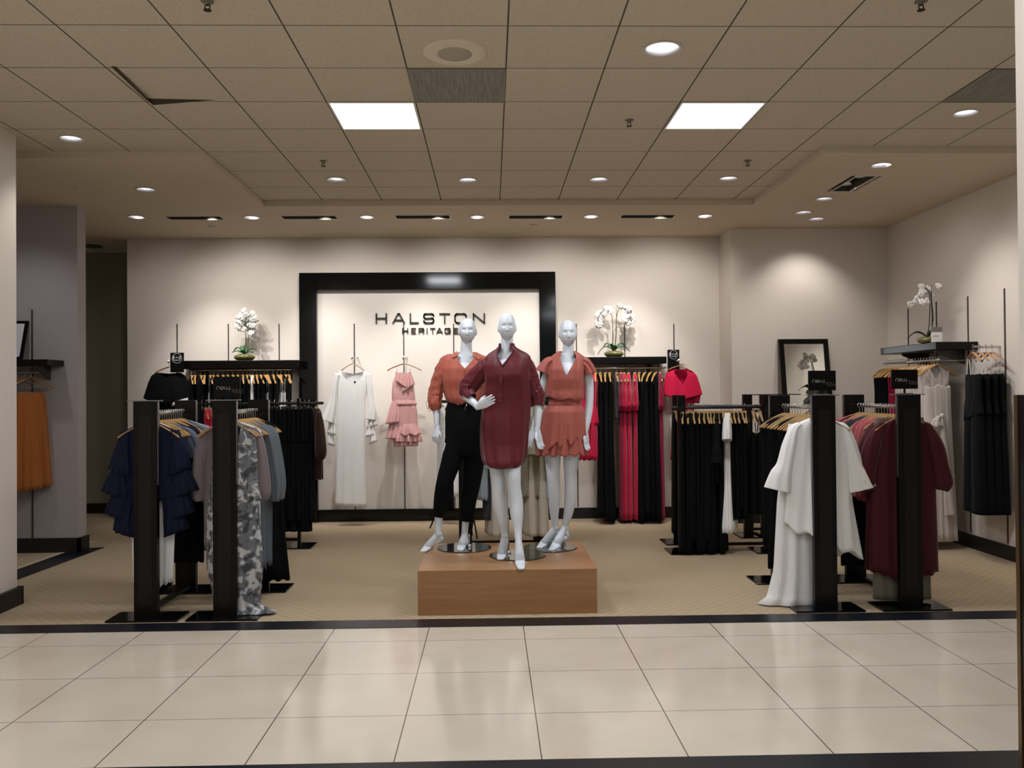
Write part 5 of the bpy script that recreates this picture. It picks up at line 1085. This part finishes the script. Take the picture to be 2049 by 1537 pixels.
# tie knot and sash of the front satin gown
p = at(1885, 832, 8.28)
t = empty('satin_belt', p, label='pearl satin sash with a knot on the front white gown', cat='sash')
MB().ball((0, 0, 0), (.02, .018, .024), 12, 8).build('knot', C['wsatin'], t, smooth=True)
m_ = MB(); cloth_tube(m_, [(0, 0, 0), (.02, 0, -.3), (.05, 0, -.7), (.07, 0, -.98)], [(.012, .006), (.03, .008), (.045, .010), (.055, .012)], 3, 26, 8, .004, (3, 5)); m_.build('tail', C['wsatin'], t, smooth=True, solid=.002)
m_ = MB(); cloth_surf(m_, [(.0, -.03, .015, .012), (-.05, -.06, .04, .02), (-.02-.09, -.05, .06, .03)], 5, 40, 8, (.003, .008), (4, 6)); m_.build('bow_loop', C['wsatin'], t, smooth=True, solid=.002)
# jumpsuits on the arm, facing the room
def g_jump(**k):
    mb = MB(); cloth_surf(mb, [(-.26, 0, .19, .03), (-.30, 0, .205, .035), (-.5, 0, .20, .035), (-.62, 0, .22, .04)], 3, 80, 20, (.001, .006), (5, 8), ztop=lambda c, s_: -.26-.015*(1-abs(c)))
    cloth_surf(mb, [(-.5, 0, .21, .038), (-.68, 0, .245, .05)], 5, 80, 10, (.003, .01), (6, 9), zbot=lambda c, s_, u: -.67-.04*c)
    for q in (-1, 1): cloth_tube(mb, [(q*.085, 0, -.58), (q*.11, 0, -.95), (q*.125, 0, -1.55)], [(.11, .042), (.11, .048), (.12, .055)], q+4, 40, 9, .006, (4, 7))
    st = MB()
    for q in (-.12, .12): st.tube([(q, -.02, -.26), (q*1.2, -.004, -.112)], .003, 6, 1).tube([(q, .02, -.26), (q*1.2, .006, -.112)], .003, 6, 1)
    return mb, [st]
for i, px in enumerate([1947, 1960, 1973, 1985]):
    x = at(px, 694, ARY).x
    hang('pale', (x, ARY, ARZ+.006), PI/2-.22+.05*i, f'pale wooden hanger on the straight arm, {ORD[i]} from the left', 'pale hangers on the right wall arm')
    if px: put('jmp', g_jump, C['blacknavy'], (x, ARY, ARZ+.004), PI/2-.22+.05*i, 'black_jumpsuit', f'strapless-look black jumpsuit on the straight arm, {ORD[i]} from the left', 'jumpsuit', 'black jumpsuits on the right wall arm', 'strap', smat=C['white'])

# ---- left pier: shelf, picture frame, rust skirts
PY_ = 8.85
a, b_ = at(95, 719, 8.52), at(95, 731, 8.52)
shelf('s', a.x-1.2, a.x, 8.52, PY_, b_.z, a.z, 'black shelf on the grey pier above the rust skirts')
t = empty('picture_frame', (at(25, 716, 8.7).x, 8.7, a.z), label='black-framed blank picture leaning on the pier shelf', cat='picture frame')
tp = at(50, 641, 8.76); w2 = tp.x-t.location.x; hh = tp.z-a.z
MB().prism([(-w2, 0, 0), (w2, 0, 0), (w2, .12, hh), (-w2, .12, hh)], (0, .02, 0)).build('frame', M_wenge, t)
MB().prism([(-w2+.03, -.002+.01, .035), (w2-.03, -.002+.01, .035), (w2-.03, .108, hh-.03), (-w2+.03, .108, hh-.03)], (0, .004, 0)).build('panel', mat('picture_paper', 'd6d8dc', .4), t)
bz = at(45, 752, 8.6).z
p0 = at(20, 785, 8.6)
rail((at(10, 745, 8.6).x, 8.6, at(45, 745, 8.6).z), (at(10, 745, 8.6).x+.0, 8.85, at(45, 745, 8.6).z), .01, 'short chrome arm under the pier shelf', [])
rail((at(-20, 745, 8.66).x, 8.66, at(45, 745, 8.66).z), (at(78, 745, 8.66).x, 8.66, at(45, 745, 8.66).z), .01, 'chrome rail under the pier shelf holding rust skirts', [(.2, (0, .19, .03))])
rz_ = at(45, 745, 8.66).z
def g_skirt(**k):
    mb = MB(); cloth_surf(mb, [(-.20, 0, .12, .03), (-.24, 0, .14, .035), (-.5, 0, .17, .05), (-1.16, 0, .215, .085)], 3, 120, 34, (.005, .032), (6, 9, 13), zbot=lambda c, s_, u: -1.16+.02*c, drift=.15); return mb, []
for i, (px, rr) in enumerate(((16, .25), (34, .55), (50, .8), (62, .95))):
    x = at(px, 745, 8.66).x
    hang('wood', (x, 8.66, rz_+.011), rr, f'wooden hanger on the pier rail, {ORD[i]} from the left', 'hangers on the pier rail')
    put('skirt', g_skirt, C['rust'], (x, 8.66, rz_), rr, 'rust_skirt', f'gathered rust satin skirt under the pier shelf, {ORD[i]} from the left', 'skirt', 'rust skirts on the pier rail')

# ================================================================ ORCHIDS, MIRROR, CARD
M_leaf = mat('orchid_leaf', '2e6a3a', .4); M_dleaf = mat('dark_orchid_leaf', '1d3a1f', .4); M_stem = mat('orchid_stem', '3c4a26', .6); M_dstem = mat('dark_orchid_stem', '1d1a14', .6)
M_petal = mat('orchid_petal', 'e6e3de', .6, sheen=.2); M_pot = mat('moss_glass_pot', '565a34', .15, noise=(60, '8a8450', .4, .65), spec=.6, coat=.6); M_glass = mat('pot_glass_base', '8a8c84', .1)
def flower_mesh():
    mb = MB()
    for k, (r, wd_) in enumerate(((.042, .018), (.046, .026), (.038, .016), (.038, .016), (.046, .026))):
        a = PI/2+k*2*PI/5; c, s_ = math.cos(a), math.sin(a); v = []; f = []
        prof = [(0, .15), (.2, .6), (.45, .95), (.7, 1.0), (.9, .6), (1.0, .1)]
        for t_, ww in prof:
            for q in (-1, 0, 1): v.append((c*r*t_-s_*wd_*ww*q, -.004-.012*t_*(1-t_)*2+(.004 if q else 0), s_*r*t_+c*wd_*ww*q))
        for j in range(5):
            for q in range(2): f.append((j*3+q, j*3+q+1, j*3+q+4, j*3+q+3))
        mb.add(v, f)
    mb.ball((0, -.012, -.004), (.006, .008, .009), 8, 6)
    return mb
FLW = flower_mesh()
fl_me = bpy.data.meshes.new('flower'); fl_me.from_pydata(FLW.v, [], FLW.f); fl_me.materials.append(M_petal); fl_me.shade_smooth()
def orchid(p, label, potr, stems, leaves, blooms, dark=False, seed=1):
    rn = random.Random(seed)
    t = empty('potted_orchid', p, label=label, cat='potted plant', group='white orchids on the wall shelves')
    h = potr*.62
    MB().lathe([(potr*.45, 0), (potr*.7, .004), (potr*.9, h*.3), (potr, h*.55), (potr*.9, h*.8), (potr*.6, h), (potr*.3, h*1.02), (0, h*1.0)], n=36).build('pot', M_pot, t, smooth=True)
    for st in stems:
        MB().tube([Vector(q) for q in st], [.0045]*(len(st)-1)+[.002], 7, 5, hint=(.2, 1, .1)).build('stem', M_dstem if dark else M_stem, t, smooth=True)
    for lf in leaves:                                # (angle, length, lift, droop)
        a, L, up, dn = lf; c, s_ = math.cos(a), math.sin(a); v = []; f = []
        for j in range(7):
            q = j/6; r = L*q; z = h*.9+up*math.sin(q*2.2)-dn*q*q; ww = .032*math.sin(PI*min(.97, q*.85+.1))
            for k, e in enumerate((-1, 0, 1)): v.append((c*r-s_*ww*e, (s_*r+c*ww*e), z+(.008 if e else 0)))
        for j in range(6):
            for k in range(2): f.append((j*3+k, j*3+k+1, j*3+k+4, j*3+k+3))
        MB().add(v, f).build('leaf', M_dleaf if dark else M_leaf, t, smooth=True, solid=.003)
    for (x, y, z, sc) in blooms:
        o = bpy.data.objects.new('flower', fl_me); COL.objects.link(o); o.parent = t; o.location = (x, y, z)
        o.rotation_euler = (rn.uniform(-.5, .4), rn.uniform(-.5, .5), rn.uniform(-.7, .7)); o.scale = (sc,)*3
        m = o.modifiers.new('thickness', 'SOLIDIFY'); m.thickness = .0015
def blooms_from(px_list, P, Y, seed, sc=1.0):
    rn = random.Random(seed); out = []
    for px, py in px_list:
        q = at(px, py, Y); out.append((q.x-P.x, rn.uniform(-.07, .06), q.z-P.z, sc*rn.uniform(.85, 1.12)))
    return out
OY = 10.5
P = at(489.5, 718, OY); P.z = LSZ+.001
L_ = lambda px, py: (at(px, py, OY).x-P.x, 0, at(px, py, OY).z-P.z)
bl = blooms_from([(490, 622), (484, 629), (496, 632), (502, 627), (508, 634), (511, 640), (480, 636), (489, 637), (497, 643), (506, 645), (484, 645), (478, 644), (491, 651), (500, 652), (508, 652), (472, 653), (479, 657), (487, 659), (498, 659), (504, 661), (502, 667)], P, OY, 4)
orchid(P, 'white orchid with dense blooms on the shelf left of the black frame', .13, [[(-.01, 0, .06), L_(492, 690), L_(491, 660), L_(489, 635), L_(484, 625)], [(.01, .01, .06), L_(497, 690), L_(497, 655), L_(499, 622)]],
       [(PI*.95, .14, .10, .04), (PI*1.15, .15, .05, .02), (.1, .14, .08, .02), (PI*.7, .12, .12, .03), (-.35, .12, .04, .02), (-1.9, .12, .06, .03)], bl, seed=4)
P = at(1228.5, 712, OY); P.z = RSZ+.001
L_ = lambda px, py: (at(px, py, OY).x-P.x, 0, at(px, py, OY).z-P.z)
bl = blooms_from([(1196, 632), (1200, 627), (1205, 634), (1212, 620), (1219, 618), (1224, 623), (1203, 641), (1196, 647), (1208, 630), (1199, 652), (1241, 612), (1248, 616), (1251, 624), (1256, 620), (1260, 629), (1265, 634), (1252, 633), (1258, 638), (1250, 640), (1262, 643), (1267, 640), (1256, 648), (1216, 626)], P, OY, 5)
orchid(P, 'white orchid with two arching sprays on the shelf right of the frame', .125, [[(-.02, 0, .06), L_(1226, 670), L_(1225, 635), L_(1220, 627), L_(1208, 622), L_(1198, 634), L_(1195, 648)], [(.01, 0, .06), L_(1232, 675), L_(1234, 635), L_(1238, 620), L_(1246, 617), L_(1257, 626), L_(1262, 646)], [(.005, 0, .06), L_(1233, 670), L_(1233.5, 614)]],
       [(PI, .20, .10, .12), (0.02, .20, .09, .08), (PI*.85, .14, .12, .05), (.3, .16, .12, .05), (PI*1.25, .12, .1, .03), (-1.2, .12, .08, .03)], bl, seed=5)
OY = 8.55
P = at(1855, 683, OY); P.z = Z1+.001
L_ = lambda px, py: (at(px, py, OY).x-P.x, 0, at(px, py, OY).z-P.z)
bl = blooms_from([(1826, 609), (1832, 603), (1838, 606), (1842, 600), (1835, 597), (1840, 590), (1848, 594), (1846, 584), (1854, 578), (1857, 584), (1862, 578), (1866, 584), (1850, 604), (1868, 592), (1872, 574), (1845, 573)], P, OY, 6, .85)
orchid(P, 'white orchid with tall dark stems on the right side wall shelf', .10, [[(-.0, 0, .05), L_(1860, 640), L_(1860, 590), L_(1852, 578), L_(1838, 592), L_(1826, 608)], [(.02, 0, .05), L_(1867, 640), L_(1864, 600), L_(1864, 570)], [(.01, .01, .05), L_(1865, 650), L_(1862, 582)]],
       [(PI, .20, .08, .08), (PI*.9, .16, .08, .05), (.3, .1, .08, .02), (-.9, .1, .06, .02)], bl, True, seed=6)
q = at(1881, 683, 8.36)
t = empty('price_card', (q.x, 8.42, Z1), -.1, label='small white card with a grey top band beside the right wall orchid', cat='card')
cw, ch = .052, .155
MB().box(-cw, cw, 0, .004, 0, ch).box(-cw, cw, 0, .05, 0, .003).build('panel', M_white, t)
MB().box(-cw, cw, -.001, .0, ch*.68, ch).build('grey_band', mat('card_grey', '6f6763', .7), t)
MB().box(-cw*.75, cw*.35, -.001, .0, ch*.38, ch*.46).build('faint_print', mat('card_print', 'a9a9aa', .7), t)
# leaning mirror
MY = NY-.03
tl, tr_ = at(1557, 679, MY), at(1655, 679, MY)
t = empty('standing_mirror', (tl.x, NY, 0), label='dark-framed mirror leaning on the wall behind the white blouse rack', cat='mirror')
W_ = tr_.x-tl.x; H_ = tl.z; yt, yb = -.05, -.42
def my(z): return yb+(yt-yb)*z/H_
fw = .058
fr = MB()
for (xa_, xb_, za, zb2) in ((0, fw, 0, H_), (W_-fw, W_, 0, H_), (fw, W_-fw, H_-fw, H_), (fw, W_-fw, 0, fw)):
    fr.prism([(xa_, my(za), za), (xb_, my(za), za), (xb_, my(zb2), zb2), (xa_, my(zb2), zb2)], (0, .03, 0))
fr.build('frame', M_wenge, t)
MB().prism([(fw, my(fw)+.006, fw), (W_-fw, my(fw)+.006, fw), (W_-fw, my(H_-fw)+.006, H_-fw), (fw, my(H_-fw)+.006, H_-fw)], (0, .01, 0)).build('mirror_glass', M_mirror, t)
MB().prism([(.0, my(0)+.03, 0), (.0, -.005, 0), (.0, -.005, H_), (.0, my(H_)+.03, H_)], (W_, 0, 0)).build('back_board', mat('mirror_back', '6a5f58', .6), t)
# right edge: dark cladding with a bronze corner on the near column
box('column_cladding', 2.05, 2.62, 3.10, 3.302, .0, 1.56, mat('dark_glass_cladding', '0b0b0c', .15), label='dark glossy cladding with a bronze edge at the right border', cat='cladding')
box('trim_5', 2.045, 2.06, 3.285, 3.306, 0, 1.56, mat('bronze_edge', '7a6448', .3, metal=.9), **S)
